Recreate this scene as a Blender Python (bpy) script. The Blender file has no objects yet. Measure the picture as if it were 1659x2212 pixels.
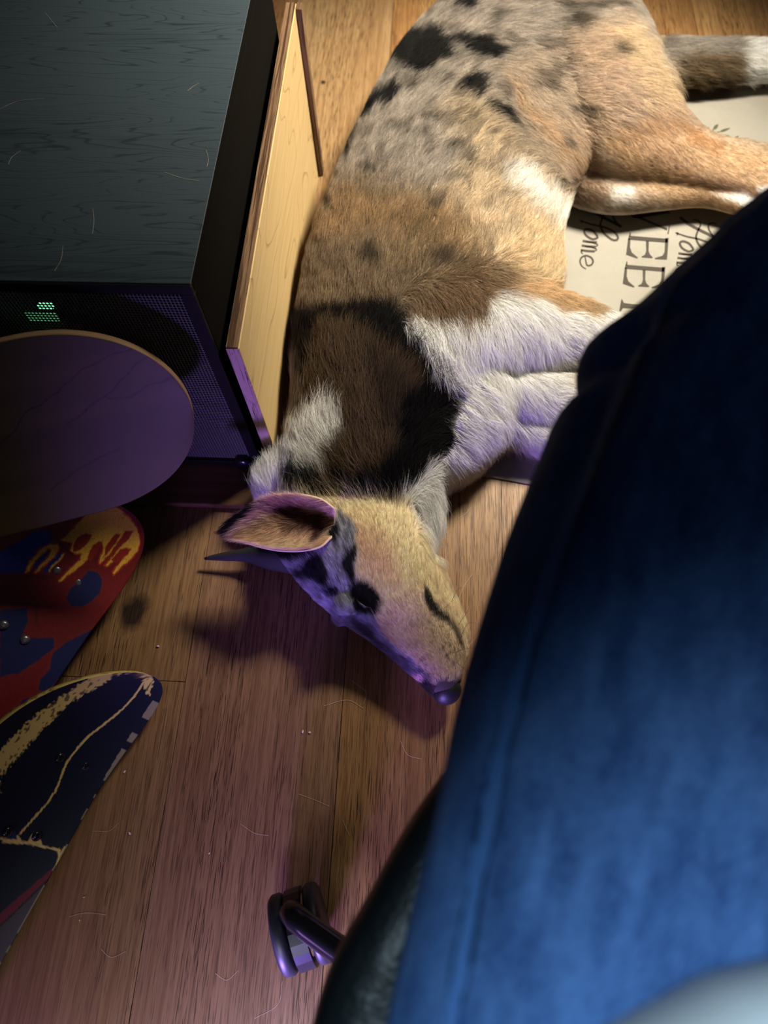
import bpy, math, random
import numpy as np
from mathutils import Vector, Matrix
random.seed(7); rng = np.random.default_rng(11)
SC = bpy.context.scene; COL = SC.collection

# ------------------------------------------------------------ camera
CAM_H = 0.95; FPX = 1505.0; CX, CY = 829.5, 1106.0
def _n(v):
    v = np.array(v, float); return v / np.linalg.norm(v)
_dn = _n([50, 674, FPX]); _y = np.array([188, -3376, FPX], float); _y = _n(_y - _dn * (_y @ _dn))
_up = -_dn; _x = _n(np.cross(_y, _up)); _x = _x if _x[0] > 0 else -_x
RW = np.array([_x, _y, _up])                 # world <- (right, down, forward)
EYE = np.array([0, 0, CAM_H])
def P(px, py, z=0.0):
    """point of the room at height z that the photograph shows at px, py"""
    d = RW @ np.array([px - CX, py - CY, FPX]); return EYE + d * ((z - CAM_H) / d[2])
def proj(p):
    c = (np.asarray(p, float) - EYE) @ RW
    return np.stack([CX + FPX * c[..., 0] / c[..., 2], CY + FPX * c[..., 1] / c[..., 2]], -1)
cd = bpy.data.cameras.new('camera'); cam = bpy.data.objects.new('camera', cd); COL.objects.link(cam)
r, d, f = RW[:, 0], RW[:, 1], RW[:, 2]
cam.matrix_world = Matrix(((r[0], -d[0], -f[0], 0), (r[1], -d[1], -f[1], 0), (r[2], -d[2], -f[2], CAM_H), (0, 0, 0, 1)))
cd.sensor_fit = 'HORIZONTAL'; cd.sensor_width = 24.0; cd.lens = FPX / 1659 * 24.0
cd.clip_start = 0.02
cd.dof.use_dof = True; cd.dof.focus_distance = 0.86; cd.dof.aperture_fstop = 3.4
SC.camera = cam

# ------------------------------------------------------------ world, light, exposure
SC.view_settings.view_transform = 'Standard'; SC.view_settings.look = 'None'
SC.view_settings.exposure = 0.0; SC.view_settings.gamma = 1.0; SC.view_settings.use_curve_mapping = False
w = bpy.data.worlds.new('world'); SC.world = w; w.use_nodes = True
w.node_tree.nodes['Background'].inputs[0].default_value = (0.55, 0.6, 1.0, 1)
w.node_tree.nodes['Background'].inputs[1].default_value = 0.017
def area(name, loc, aim, size, power, col, spread=180, size_y=None):
    l = bpy.data.lights.new(name, 'AREA'); l.energy = power; l.color = col; l.size = size
    if size_y: l.shape = 'RECTANGLE'; l.size_y = size_y
    l.spread = math.radians(spread)
    o = bpy.data.objects.new(name, l); COL.objects.link(o); o.location = loc
    o.rotation_euler = (Vector(aim) - Vector(loc)).to_track_quat('-Z', 'Y').to_euler()
    return o
def spot(name, loc, aim, size, blend, radius, power, col):
    l = bpy.data.lights.new(name, 'SPOT'); l.energy = power; l.color = col; l.spot_size = math.radians(size); l.spot_blend = blend; l.shadow_soft_size = radius
    o = bpy.data.objects.new(name, l); COL.objects.link(o); o.location = loc
    o.rotation_euler = (Vector(aim) - Vector(loc)).to_track_quat('-Z', 'Y').to_euler(); return o
spot('warm_room_lamp', (0.64, 1.36, 1.34), (0.12, 1.06, 0.0), 69, 1.0, 0.17, 335, (1.0, 0.91, 0.75))
area('cool_monitor_light', (-0.12, 0.00, 1.15), (0.19, -0.24, 0.66), 0.14, 1.05, (0.62, 0.86, 1.0), spread=60, size_y=0.10)
area('added_cool_fill', (-0.14, -0.46, 0.42), (-0.13, -0.36, 0.0), 0.20, 0.75, (0.92, 0.96, 1.0), spread=92)  # added fill that lifts the near floor, no fixture behind it
area('purple_led_glow', (-0.20, -0.72, 0.13), (0.08, 0.40, 0.09), 0.10, 2.0, (0.36, 0.22, 1.0), size_y=0.14, spread=56)
area('magenta_led_glow', (-0.60, -0.58, 0.30), (-0.36, -0.34, 0.0), 0.20, 0.36, (0.62, 0.30, 1.0), spread=85)

# ------------------------------------------------------------ helpers
def tag(o, label=None, cat=None, group=None, kind=None):
    if label: o['label'] = label
    if cat: o['category'] = cat
    if group: o['group'] = group
    if kind: o['kind'] = kind
    return o
def mesh(name, V, F, mat=None, parent=None, smooth=False, mats=None, fm=None):
    me = bpy.data.meshes.new(name)
    me.from_pydata([tuple(map(float, v)) for v in V], [], [tuple(int(i) for i in f) for f in F]); me.validate(); me.update()
    o = bpy.data.objects.new(name, me); COL.objects.link(o)
    if mats:
        for m_ in mats: me.materials.append(m_)
        if fm is not None: me.polygons.foreach_set('material_index', np.array(fm, dtype=np.int32))
    elif mat: me.materials.append(mat)
    if smooth: me.polygons.foreach_set('use_smooth', [True] * len(me.polygons))
    if parent: o.parent = parent
    return o
def empty(name, loc=(0, 0, 0), rz=0):
    o = bpy.data.objects.new(name, None); COL.objects.link(o); o.location = loc; o.rotation_euler.z = rz
    o.empty_display_size = 0.05; return o
class MB:
    """collects shapes for one mesh"""
    def __init__(s): s.V = []; s.F = []
    def add(s, V, F):
        b = len(s.V); s.V += [tuple(v) for v in V]; s.F += [tuple(i + b for i in f) for f in F]; return s
    def box(s, x0, y0, z0, x1, y1, z1, M=None):
        V = [Vector(v) for v in ((x0,y0,z0),(x1,y0,z0),(x1,y1,z0),(x0,y1,z0),(x0,y0,z1),(x1,y0,z1),(x1,y1,z1),(x0,y1,z1))]
        if M: V = [M @ v for v in V]
        return s.add(V, [(0,3,2,1),(4,5,6,7),(0,1,5,4),(1,2,6,5),(2,3,7,6),(3,0,4,7)])
    def tube(s, pts, rad, n=12, cap=True):
        pts = [Vector(p) for p in pts]; rad = rad if hasattr(rad, '__len__') else [rad] * len(pts)
        V = []; prev = None
        for i, p in enumerate(pts):
            t = (pts[min(i + 1, len(pts) - 1)] - pts[max(i - 1, 0)]).normalized()
            if prev is None: prev = t.orthogonal().normalized()
            prev = (prev - t * prev.dot(t)).normalized(); b = t.cross(prev)
            for k in range(n):
                a = 2 * math.pi * k / n; V.append(p + (prev * math.cos(a) + b * math.sin(a)) * rad[i])
        F = []
        for i in range(len(pts) - 1):
            for k in range(n):
                F.append((i*n+k, i*n+(k+1) % n, (i+1)*n+(k+1) % n, (i+1)*n+k))
        if cap: F.append(tuple(range(n))[::-1]); F.append(tuple((len(pts)-1)*n+k for k in range(n)))
        return s.add(V, F)
    def lathe(s, prof, M=None, n=32):
        V = []; F = []
        for (r_, z_) in prof:
            for k in range(n):
                a = 2*math.pi*k/n; v = Vector((r_*math.cos(a), r_*math.sin(a), z_)); V.append(M @ v if M else v)
        for i in range(len(prof)-1):
            for k in range(n): F.append((i*n+k, i*n+(k+1) % n, (i+1)*n+(k+1) % n, (i+1)*n+k))
        F.append(tuple(range(n))[::-1]); F.append(tuple((len(prof)-1)*n+k for k in range(n)))
        return s.add(V, F)
    def build(s, name, mat=None, parent=None, smooth=False, bevel=0, sub=0):
        o = mesh(name, s.V, s.F, mat, parent, smooth)
        if bevel:
            m = o.modifiers.new('b', 'BEVEL'); m.width = bevel; m.segments = 3; m.limit_method = 'ANGLE'
        if sub:
            m = o.modifiers.new('s', 'SUBSURF'); m.levels = sub; m.render_levels = sub
        return o
def spline(pts, n):
    """Catmull-Rom through rows of pts, n samples per span"""
    p = np.array(pts, float); p = np.vstack([2*p[0]-p[1], p, 2*p[-1]-p[-2]]); out = []
    for i in range(1, len(p) - 2):
        for k in range(n):
            t = k / n
            out.append(0.5*((2*p[i]) + (-p[i-1]+p[i+1])*t + (2*p[i-1]-5*p[i]+4*p[i+1]-p[i+2])*t*t + (-p[i-1]+3*p[i]-3*p[i+1]+p[i+2])*t**3))
    out.append(p[-2]); return np.array(out)

# node material helpers
class NM:
    def __init__(s, name, base=(0.5,0.5,0.5), rough=0.5, spec=0.5, metal=0.0):
        s.m = bpy.data.materials.new(name); s.m.use_nodes = True; s.t = s.m.node_tree; s.b = s.t.nodes['Principled BSDF']
        s.b.inputs['Base Color'].default_value = (*base, 1); s.b.inputs['Roughness'].default_value = rough
        s.b.inputs['Specular IOR Level'].default_value = spec; s.b.inputs['Metallic'].default_value = metal
    def N(s, ty, **k):
        n = s.t.nodes.new(ty)
        for a, v in k.items():
            if a in n.inputs: n.inputs[a].default_value = v
            else: setattr(n, a, v)
        return n
    def L(s, a, b): s.t.links.new(a, b); return s
    def co(s, scale, obj=True, rot=(0, 0, 0)):
        tc = s.N('ShaderNodeTexCoord'); mp = s.N('ShaderNodeMapping', vector_type='TEXTURE'); mp.inputs['Scale'].default_value = tuple(1/k for k in scale)
        mp.inputs['Rotation'].default_value = rot
        s.L(tc.outputs['Object' if obj else 'Generated'], mp.inputs[0]); return mp.outputs[0]
    def noise(s, vec, scale=1, detail=4, rough=0.5, dist=0):
        n = s.N('ShaderNodeTexNoise'); n.inputs['Scale'].default_value = scale; n.inputs['Detail'].default_value = detail
        n.inputs['Roughness'].default_value = rough; n.inputs['Distortion'].default_value = dist
        s.L(vec, n.inputs['Vector']); return n.outputs[0]
    def ramp(s, fac, stops):
        n = s.N('ShaderNodeValToRGB'); e = n.color_ramp.elements
        while len(e) < len(stops): e.new(0.5)
        for i, (p, c) in enumerate(stops): e[i].position = p; e[i].color = (*c, 1) if len(c) == 3 else c
        s.L(fac, n.inputs[0]); return n.outputs[0]
    def mix(s, fac, a, b, mode='MIX'):
        n = s.N('ShaderNodeMix', data_type='RGBA', blend_type=mode)
        for sock, v in ((n.inputs[0], fac), (n.inputs[6], a), (n.inputs[7], b)):
            if isinstance(v, (int, float)): sock.default_value = v
            elif isinstance(v, tuple): sock.default_value = (*v, 1)
            else: s.L(v, sock)
        return n.outputs[2]
    def math(s, op, a, b=0.0):
        n = s.N('ShaderNodeMath', operation=op)
        for i, v in enumerate((a, b)):
            if isinstance(v, (int, float)): n.inputs[i].default_value = v
            else: s.L(v, n.inputs[i])
        return n.outputs[0]
    def col(s, c): s.L(c, s.b.inputs['Base Color']); return s
    def bump(s, h, strength=0.3, dist=0.001):
        n = s.N('ShaderNodeBump'); n.inputs['Strength'].default_value = strength; n.inputs['Distance'].default_value = dist
        s.L(h, n.inputs['Height']); s.L(n.outputs[0], s.b.inputs['Normal']); return s
def sr(r, g, b):
    """sRGB 0-255 to linear"""
    return tuple(((c/255)/12.92 if c/255 <= 0.04045 else ((c/255+0.055)/1.055)**2.4) for c in (r, g, b))

def _h(ix, iy, s):
    v = (ix.astype(np.int64)*374761393 + iy.astype(np.int64)*668265263 + s*1442695041) & 0x7fffffff
    v = ((v ^ (v >> 13))*1274126177) & 0x7fffffff
    return ((v ^ (v >> 16)) & 0xffff)/65535.0
def vnoise(x, y, s=0):
    ix = np.floor(x); iy = np.floor(y); fx = x-ix; fy = y-iy; fx = fx*fx*(3-2*fx); fy = fy*fy*(3-2*fy)
    a = _h(ix, iy, s); b = _h(ix+1, iy, s); c = _h(ix, iy+1, s); d_ = _h(ix+1, iy+1, s)
    return (a*(1-fx)+b*fx)*(1-fy)+(c*(1-fx)+d_*fx)*fy
def sdist(pts, poly):
    """signed distance to a polygon, positive inside"""
    q = np.array(poly, float); d2 = np.full(len(pts), 1e18); ins = np.zeros(len(pts), bool)
    X, Y = pts[:, 0], pts[:, 1]
    for i in range(len(q)):
        a = q[i]; b = q[(i+1) % len(q)]; e = b-a
        t = np.clip(((X-a[0])*e[0]+(Y-a[1])*e[1])/max(e@e, 1e-9), 0, 1)
        d2 = np.minimum(d2, (X-a[0]-t*e[0])**2+(Y-a[1]-t*e[1])**2)
        if a[1] != b[1]:
            c = ((a[1] > Y) != (b[1] > Y)) & (X < (b[0]-a[0])*(Y-a[1])/(b[1]-a[1])+a[0]); ins ^= c
    return np.where(ins, 1, -1)*np.sqrt(d2)
def colattr(o, C, dom='POINT'):
    a = o.data.color_attributes.new('col', 'FLOAT_COLOR', dom)
    a.data.foreach_set('color', np.c_[np.clip(C, 0, 1), np.ones(len(C))].astype(np.float32).ravel())
def attr_col(nm):
    n = nm.N('ShaderNodeAttribute'); n.attribute_name = 'col'; return n.outputs['Color']

# ------------------------------------------------------------ floor
PW = 0.216
def build_floor():
    joints = {-2: (0.161, 1.45), -1: (-0.75, 0.78), 0: (-0.5, 0.92), 1: (-0.3, 0.80), 2: (-0.9, 0.62), 3: (0.2,)}
    tints = {-2: (0.68, 0.60, 0.56), -1: (0.66, 0.55, 0.60), 0: (0.80, 0.67, 0.50), 1: (0.84, 0.68, 0.50), 2: (0.92, 0.80, 0.64), 3: (1.05, 0.92, 0.76)}  # leftmost planks darker and redder: dim light put into their colour
    V = []; F = []; C = []; S = []
    for i in range(-7, 9):
        x0 = -0.0915+i*PW; x1 = x0+PW; g = 0.0005
        js = [-1.4] + sorted(joints.get(i, (random.uniform(-0.8, 0.6), random.uniform(0.9, 1.9)))) + [2.6]
        for k in range(len(js)-1):
            y0, y1 = js[k]+g, js[k+1]-g; b = len(V)
            V += [(x0+g, y0, 0), (x1-g, y0, 0), (x1-g, y1, 0), (x0+g, y1, 0), (x0+g, y0, -0.002), (x1-g, y0, -0.002), (x1-g, y1, -0.002), (x0+g, y1, -0.002)]
            F += [(b, b+1, b+2, b+3), (b+4, b+5, b+1, b), (b+5, b+6, b+2, b+1), (b+6, b+7, b+3, b+2), (b+7, b+4, b, b+3)]
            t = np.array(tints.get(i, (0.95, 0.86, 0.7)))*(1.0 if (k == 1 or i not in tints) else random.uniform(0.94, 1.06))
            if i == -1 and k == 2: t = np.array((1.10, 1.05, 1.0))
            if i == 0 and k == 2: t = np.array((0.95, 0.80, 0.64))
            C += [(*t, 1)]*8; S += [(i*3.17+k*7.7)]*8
    b = len(V); V += [(-1.7, -1.4, -0.0021), (1.9, -1.4, -0.0021), (1.9, 2.6, -0.0021), (-1.7, 2.6, -0.0021)]; F.append((b, b+1, b+2, b+3))
    C += [(0.05, 0.04, 0.03, 1)]*4; S += [0]*4
    m = NM('oak_planks', rough=0.42, spec=0.4)
    sd = m.N('ShaderNodeAttribute'); sd.attribute_name = 'seed'; cmb = m.N('ShaderNodeCombineXYZ')
    tc = m.N('ShaderNodeTexCoord'); sep = m.N('ShaderNodeSeparateXYZ'); m.L(tc.outputs['Object'], sep.inputs[0])
    def vec(sx, sy):
        c = m.N('ShaderNodeCombineXYZ')
        m.L(m.math('MULTIPLY', sep.outputs[0], sx), c.inputs[0]); m.L(m.math('MULTIPLY', sep.outputs[1], sy), c.inputs[1]); m.L(sd.outputs['Fac'], c.inputs[2]); return c.outputs[0]
    broad = m.noise(vec(14, 1.6), 1, 3, 0.5, 0.6)
    rings = m.N('ShaderNodeTexWave', wave_type='BANDS', bands_direction='X'); m.L(vec(1, 0.10), rings.inputs['Vector'])
    rings.inputs['Scale'].default_value = 16; rings.inputs['Distortion'].default_value = 7; rings.inputs['Detail'].default_value = 3; rings.inputs['Detail Scale'].default_value = 1.1
    fine = m.noise(vec(650, 8), 1, 3, 0.6, 0.12)
    pores = m.noise(vec(1050, 30), 1, 2, 0.5, 0.15)
    pmask = m.noise(vec(18, 1.5), 1, 2)
    c = m.ramp(broad, [(0.25, sr(176, 138, 92)), (0.55, sr(202, 166, 116)), (0.8, sr(214, 182, 132))])
    c = m.mix(m.ramp(rings.outputs['Fac'], [(0.0, (0.42,)*3), (0.22, (0.0,)*3)]), c, sr(150, 108, 66))
    c = m.mix(m.math('MULTIPLY', m.ramp(fine, [(0.40, (0.75,)*3), (0.60, (0,)*3)]), 0.5), c, sr(128, 88, 52))
    pm = m.math('MULTIPLY', m.ramp(pores, [(0.37, (1,)*3), (0.46, (0,)*3)]), m.ramp(pmask, [(0.35, (0.25,)*3), (0.6, (0.95,)*3)]))
    c = m.mix(pm, c, sr(70, 42, 22))
    # two knots: one by the boards, one near the panel
    for kx, ky, rr in ((-0.397, 0.256, 0.020), (-0.226, 1.394, 0.006)):
        dx = m.math('ADD', sep.outputs[0], -kx); dy = m.math('ADD', sep.outputs[1], -ky)
        nz = m.math('MULTIPLY', m.math('ADD', m.noise(vec(60, 40), 1, 3), -0.5), rr*1.2)
        dd = m.math('ADD', m.math('SQRT', m.math('ADD', m.math('MULTIPLY', dx, dx), m.math('MULTIPLY', m.math('MULTIPLY', dy, dy), 0.55))), nz)
        kf = m.N('ShaderNodeMapRange'); m.L(dd, kf.inputs[0]); kf.inputs[1].default_value = rr*0.5; kf.inputs[2].default_value = rr*1.25; kf.inputs[3].default_value = 0.95; kf.inputs[4].default_value = 0
        c = m.mix(kf.outputs[0], c, sr(40, 24, 14))
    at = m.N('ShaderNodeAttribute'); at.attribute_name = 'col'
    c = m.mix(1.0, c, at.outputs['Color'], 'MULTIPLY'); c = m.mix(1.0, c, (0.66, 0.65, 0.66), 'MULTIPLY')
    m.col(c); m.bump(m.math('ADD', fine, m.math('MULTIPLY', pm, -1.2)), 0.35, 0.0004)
    m.L(m.ramp(fine, [(0.3, (0.52,)*3), (0.7, (0.36,)*3)]), m.b.inputs['Roughness'])
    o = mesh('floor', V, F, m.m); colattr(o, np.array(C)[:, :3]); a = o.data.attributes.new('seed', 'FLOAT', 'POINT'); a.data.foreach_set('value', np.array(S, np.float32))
    tag(o, kind='structure')
build_floor()
BLACK = NM('black_plastic', (0.012, 0.013, 0.015), 0.35).m
GLOSS = NM('glossy_black', (0.008, 0.008, 0.010), 0.22, 0.6).m

# ------------------------------------------------------------ mat with lettering
MA = math.radians(-9.3); MU = np.array([math.cos(MA), math.sin(MA)]); MV = np.array([-math.sin(MA), math.cos(MA)])
MO = P(1052, 1031)[:2] - 0.035*MU
MT = 0.004
def build_mat():
    root = empty('door_mat', (*MO, 0)); tag(root, 'cream woven-look floor mat printed with Home SWEET Home lettering under the dog', 'mat')
    W_, H_ = 0.62, 1.03
    def w2(u, v, z): p = MU*u+MV*v; return (p[0], p[1], z)
    V = []; F = []; n = 6; rr = 0.02
    out = []
    for cx_, cy_, a0 in ((W_-rr, rr, -90), (W_-rr, H_-rr, 0), (rr, H_-rr, 90), (rr, rr, 180)):
        for k in range(n+1):
            a = math.radians(a0+90*k/n); out.append((cx_+rr*math.cos(a), cy_+rr*math.sin(a)))
    k = len(out)
    c = (W_/2, H_/2); ins = [(c[0]+(x-c[0])*(1-0.004/W_*2), c[1]+(y-c[1])*(1-0.004/H_*2)) for x, y in out]
    V = [w2(x, y, 0.0002) for x, y in out]+[w2(x, y, MT-0.0012) for x, y in out]+[w2(x, y, MT) for x, y in ins]
    for j in range(2):
        F += [(j*k+i, j*k+(i+1) % k, (j+1)*k+(i+1) % k, (j+1)*k+i) for i in range(k)]
    F += [tuple(range(2*k, 3*k)), tuple(range(k))[::-1]]
    m = NM('mat_canvas', rough=0.75, spec=0.25); v = m.co((1, 1, 1), rot=(0, 0, MA))
    b1 = m.noise(v, 9, 4, 0.6); wv = m.noise(m.co((900, 60, 1), rot=(0, 0, MA)), 1, 2); wh = m.noise(m.co((60, 900, 1), rot=(0, 0, MA)), 1, 2)
    pm = m.noise(v, 5, 2); sp = m.noise(v, 260, 3, 0.7)
    c_ = m.ramp(b1, [(0.3, sr(128, 124, 113)), (0.7, sr(138, 134, 124))])
    st = m.math('MULTIPLY', m.ramp(wv, [(0.34, (1,)*3), (0.5, (0,)*3)]), m.ramp(pm, [(0.5, (0,)*3), (0.7, (0.8,)*3)]))
    st2 = m.math('MULTIPLY', m.ramp(wh, [(0.34, (1,)*3), (0.5, (0,)*3)]), m.ramp(pm, [(0.45, (0,)*3), (0.7, (0.6,)*3)]))
    c_ = m.mix(st, c_, sr(114, 110, 100)); c_ = m.mix(st2, c_, sr(116, 112, 101)); c_ = m.mix(m.ramp(sp, [(0.70, (0,)*3), (0.76, (0.5,)*3)]), c_, sr(98, 94, 84))
    m.col(c_); m.bump(m.math('ADD', wv, m.math('ADD', wh, sp)), 0.25, 0.0004)
    mesh('mat_surface', V, F, m.m, root)
    # lettering: strokes traced where the print lies on the mat plane
    ink = NM('mat_ink', sr(60, 54, 48), 0.8, 0.2); ink.col(ink.mix(ink.ramp(ink.noise(ink.co((1, 1, 1)), 900, 2), [(0.4, (0,)*3), (0.7, (0.5,)*3)]), sr(52, 47, 42), sr(82, 75, 66)))
    olive = NM('mat_leaf_ink', sr(72, 72, 50), 0.8, 0.2).m
    B = MB()
    def q(x, y, s=3.463, ox=1180, oy=260): return P(ox+x/s, oy+y/s, MT+0.0003)-np.array([*MO, 0])
    def ribbon(B, pts, wd, s=3.463, ox=1180, oy=260, taper=True):
        sp_ = spline(pts, 6); V = []; n_ = len(sp_)
        for i, p in enumerate(sp_):
            t = _n(sp_[min(i+1, n_-1)]-sp_[max(i-1, 0)]+1e-9); nn = np.array([-t[1], t[0]])
            w_ = wd*0.66*(1 if not taper else (0.55+0.45*math.sin(math.pi*min(1, max(0, i/(n_-1)))) ))
            V += [q(*(p+nn*w_), s, ox, oy), q(*(p-nn*w_), s, ox, oy)]
        B.add(V, [(2*i, 2*i+1, 2*i+3, 2*i+2) for i in range(n_-1)])
    def poly(B, pts): B.add([q(*p) for p in pts], [tuple(range(len(pts)))])
    def home(dx, dy):
        S = lambda l: [(x+dx, y+dy) for x, y in l]
        ribbon(B, S([(285, 632), (345, 680), (420, 722), (500, 762), (562, 795)]), 17, taper=False)
        ribbon(B, S([(556, 682), (520, 676), (497, 695), (506, 735), (535, 775), (560, 796)]), 11)
        ribbon(B, S([(384, 650), (425, 662), (438, 690), (418, 735), (405, 785), (428, 840), (485, 888), (522, 896), (536, 875), (505, 832), (430, 798), (340, 778), (275, 757), (250, 748)]), 13)
        ribbon(B, S([(262, 745), (268, 755), (262, 768)]), 10)
        ribbon(B, S([(384, 868), (350, 828), (305, 813), (284, 828), (300, 862), (345, 888), (380, 880), (384, 868)]), 13, taper=False)
        for k in range(3):
            y = 912+k*34
            ribbon(B, S([(380-9*k, y), (325-9*k, y-3), (272-7*k, y-10)]), 13, taper=False)
            if k < 2: ribbon(B, S([(296-8*k, y-4), (345-8*k, y+3), (378-9*k, y+14), (384-9*k, y+24), (368-9*k, y+33)]), 8)
        ribbon(B, S([(270, 970), (262, 985), (275, 1000)]), 8)
        ribbon(B, S([(290, 1018), (296, 1050), (306, 1084), (335, 1082), (350, 1056), (335, 1026), (296, 1012), (262, 1028), (253, 1060), (268, 1092), (298, 1112)]), 11)
    home(0, 0); B.build('printed_word', ink.m, root); B = MB(); home(716, 92); B.build('printed_word', ink.m, root); B = MB()
    poly(B, [(632, 706), (655, 690), (905, 668), (930, 694), (700, 728), (650, 730)])
    poly(B, [(640, 712), (655, 702), (905, 806), (902, 824)]); poly(B, [(919, 785), (926, 787), (915, 851), (906, 849)])
    for dx, dy in ((0, 0), (-25, 217)):
        S = lambda l: [(x+dx, y+dy) for x, y in l]
        poly(B, S([(618, 862), (910, 886), (907, 916), (613, 893)]))
        poly(B, S([(625, 838), (632, 840), (631, 868), (618, 868)]))
        poly(B, S([(613, 880), (630, 890), (627, 950), (640, 988), (597, 1005)])); poly(B, S([(640, 988), (686, 1026), (680, 1034), (597, 1005)]))
        poly(B, S([(746, 900), (768, 902), (765, 975), (748, 975)])); poly(B, S([(748, 975), (765, 975), (775, 1002), (798, 1026), (790, 1031), (715, 1026), (713, 1018), (738, 1005)]))
        poly(B, S([(890, 880), (916, 878), (908, 985), (885, 985)])); poly(B, S([(885, 985), (908, 985), (903, 1042), (815, 1039), (812, 1030), (870, 1012)]))
    poly(B, [(580, 1366), (742, 1386), (738, 1418), (574, 1404)]); poly(B, [(562, 1338), (570, 1342), (580, 1366), (574, 1404), (558, 1428), (546, 1424)])
    poly(B, [(735, 1392), (900, 1420), (896, 1450), (732, 1424)])
    B.build('printed_word', ink.m, root)
    B = MB(); K = (5.2, 1340, 0)
    def leaf(a, b, w_):
        a = np.array(a, float); b = np.array(b, float); t = _n(b-a); nn = np.array([-t[1], t[0]])
        pr = [(0, 0), (.2, .7), (.45, 1), (.75, .65), (1, 0), (.75, -.65), (.45, -1), (.2, -.7)]
        B.add([q(*(a+(b-a)*u+nn*w_/2*v), *K) for u, v in pr], [tuple(range(8))])
    for l in (((830, 1462), (908, 1432), 24), ((945, 1502), (1000, 1425), 38), ((1045, 1455), (1102, 1394), 42), ((1110, 1482), (1240, 1437), 30), ((1112, 1518), (1230, 1525), 22),
              ((1190, 1600), (1215, 1533), 38), ((1265, 1592), (1329, 1522), 42), ((1090, 1572), (1165, 1562), 16), ((870, 1510), (918, 1503), 10)): leaf(*l)
    for l in ([(990, 1545), (1040, 1503), (1112, 1481)], [(1040, 1505), (1033, 1478), (1046, 1452)], [(1040, 1508), (1075, 1522), (1115, 1520)], [(940, 1532), (945, 1515), (950, 1498)], [(1262, 1620), (1268, 1600), (1270, 1588)]):
        ribbon(B, l, 9, *K, taper=False)
    B.build('printed_leaves', olive, root)
build_mat()

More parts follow.
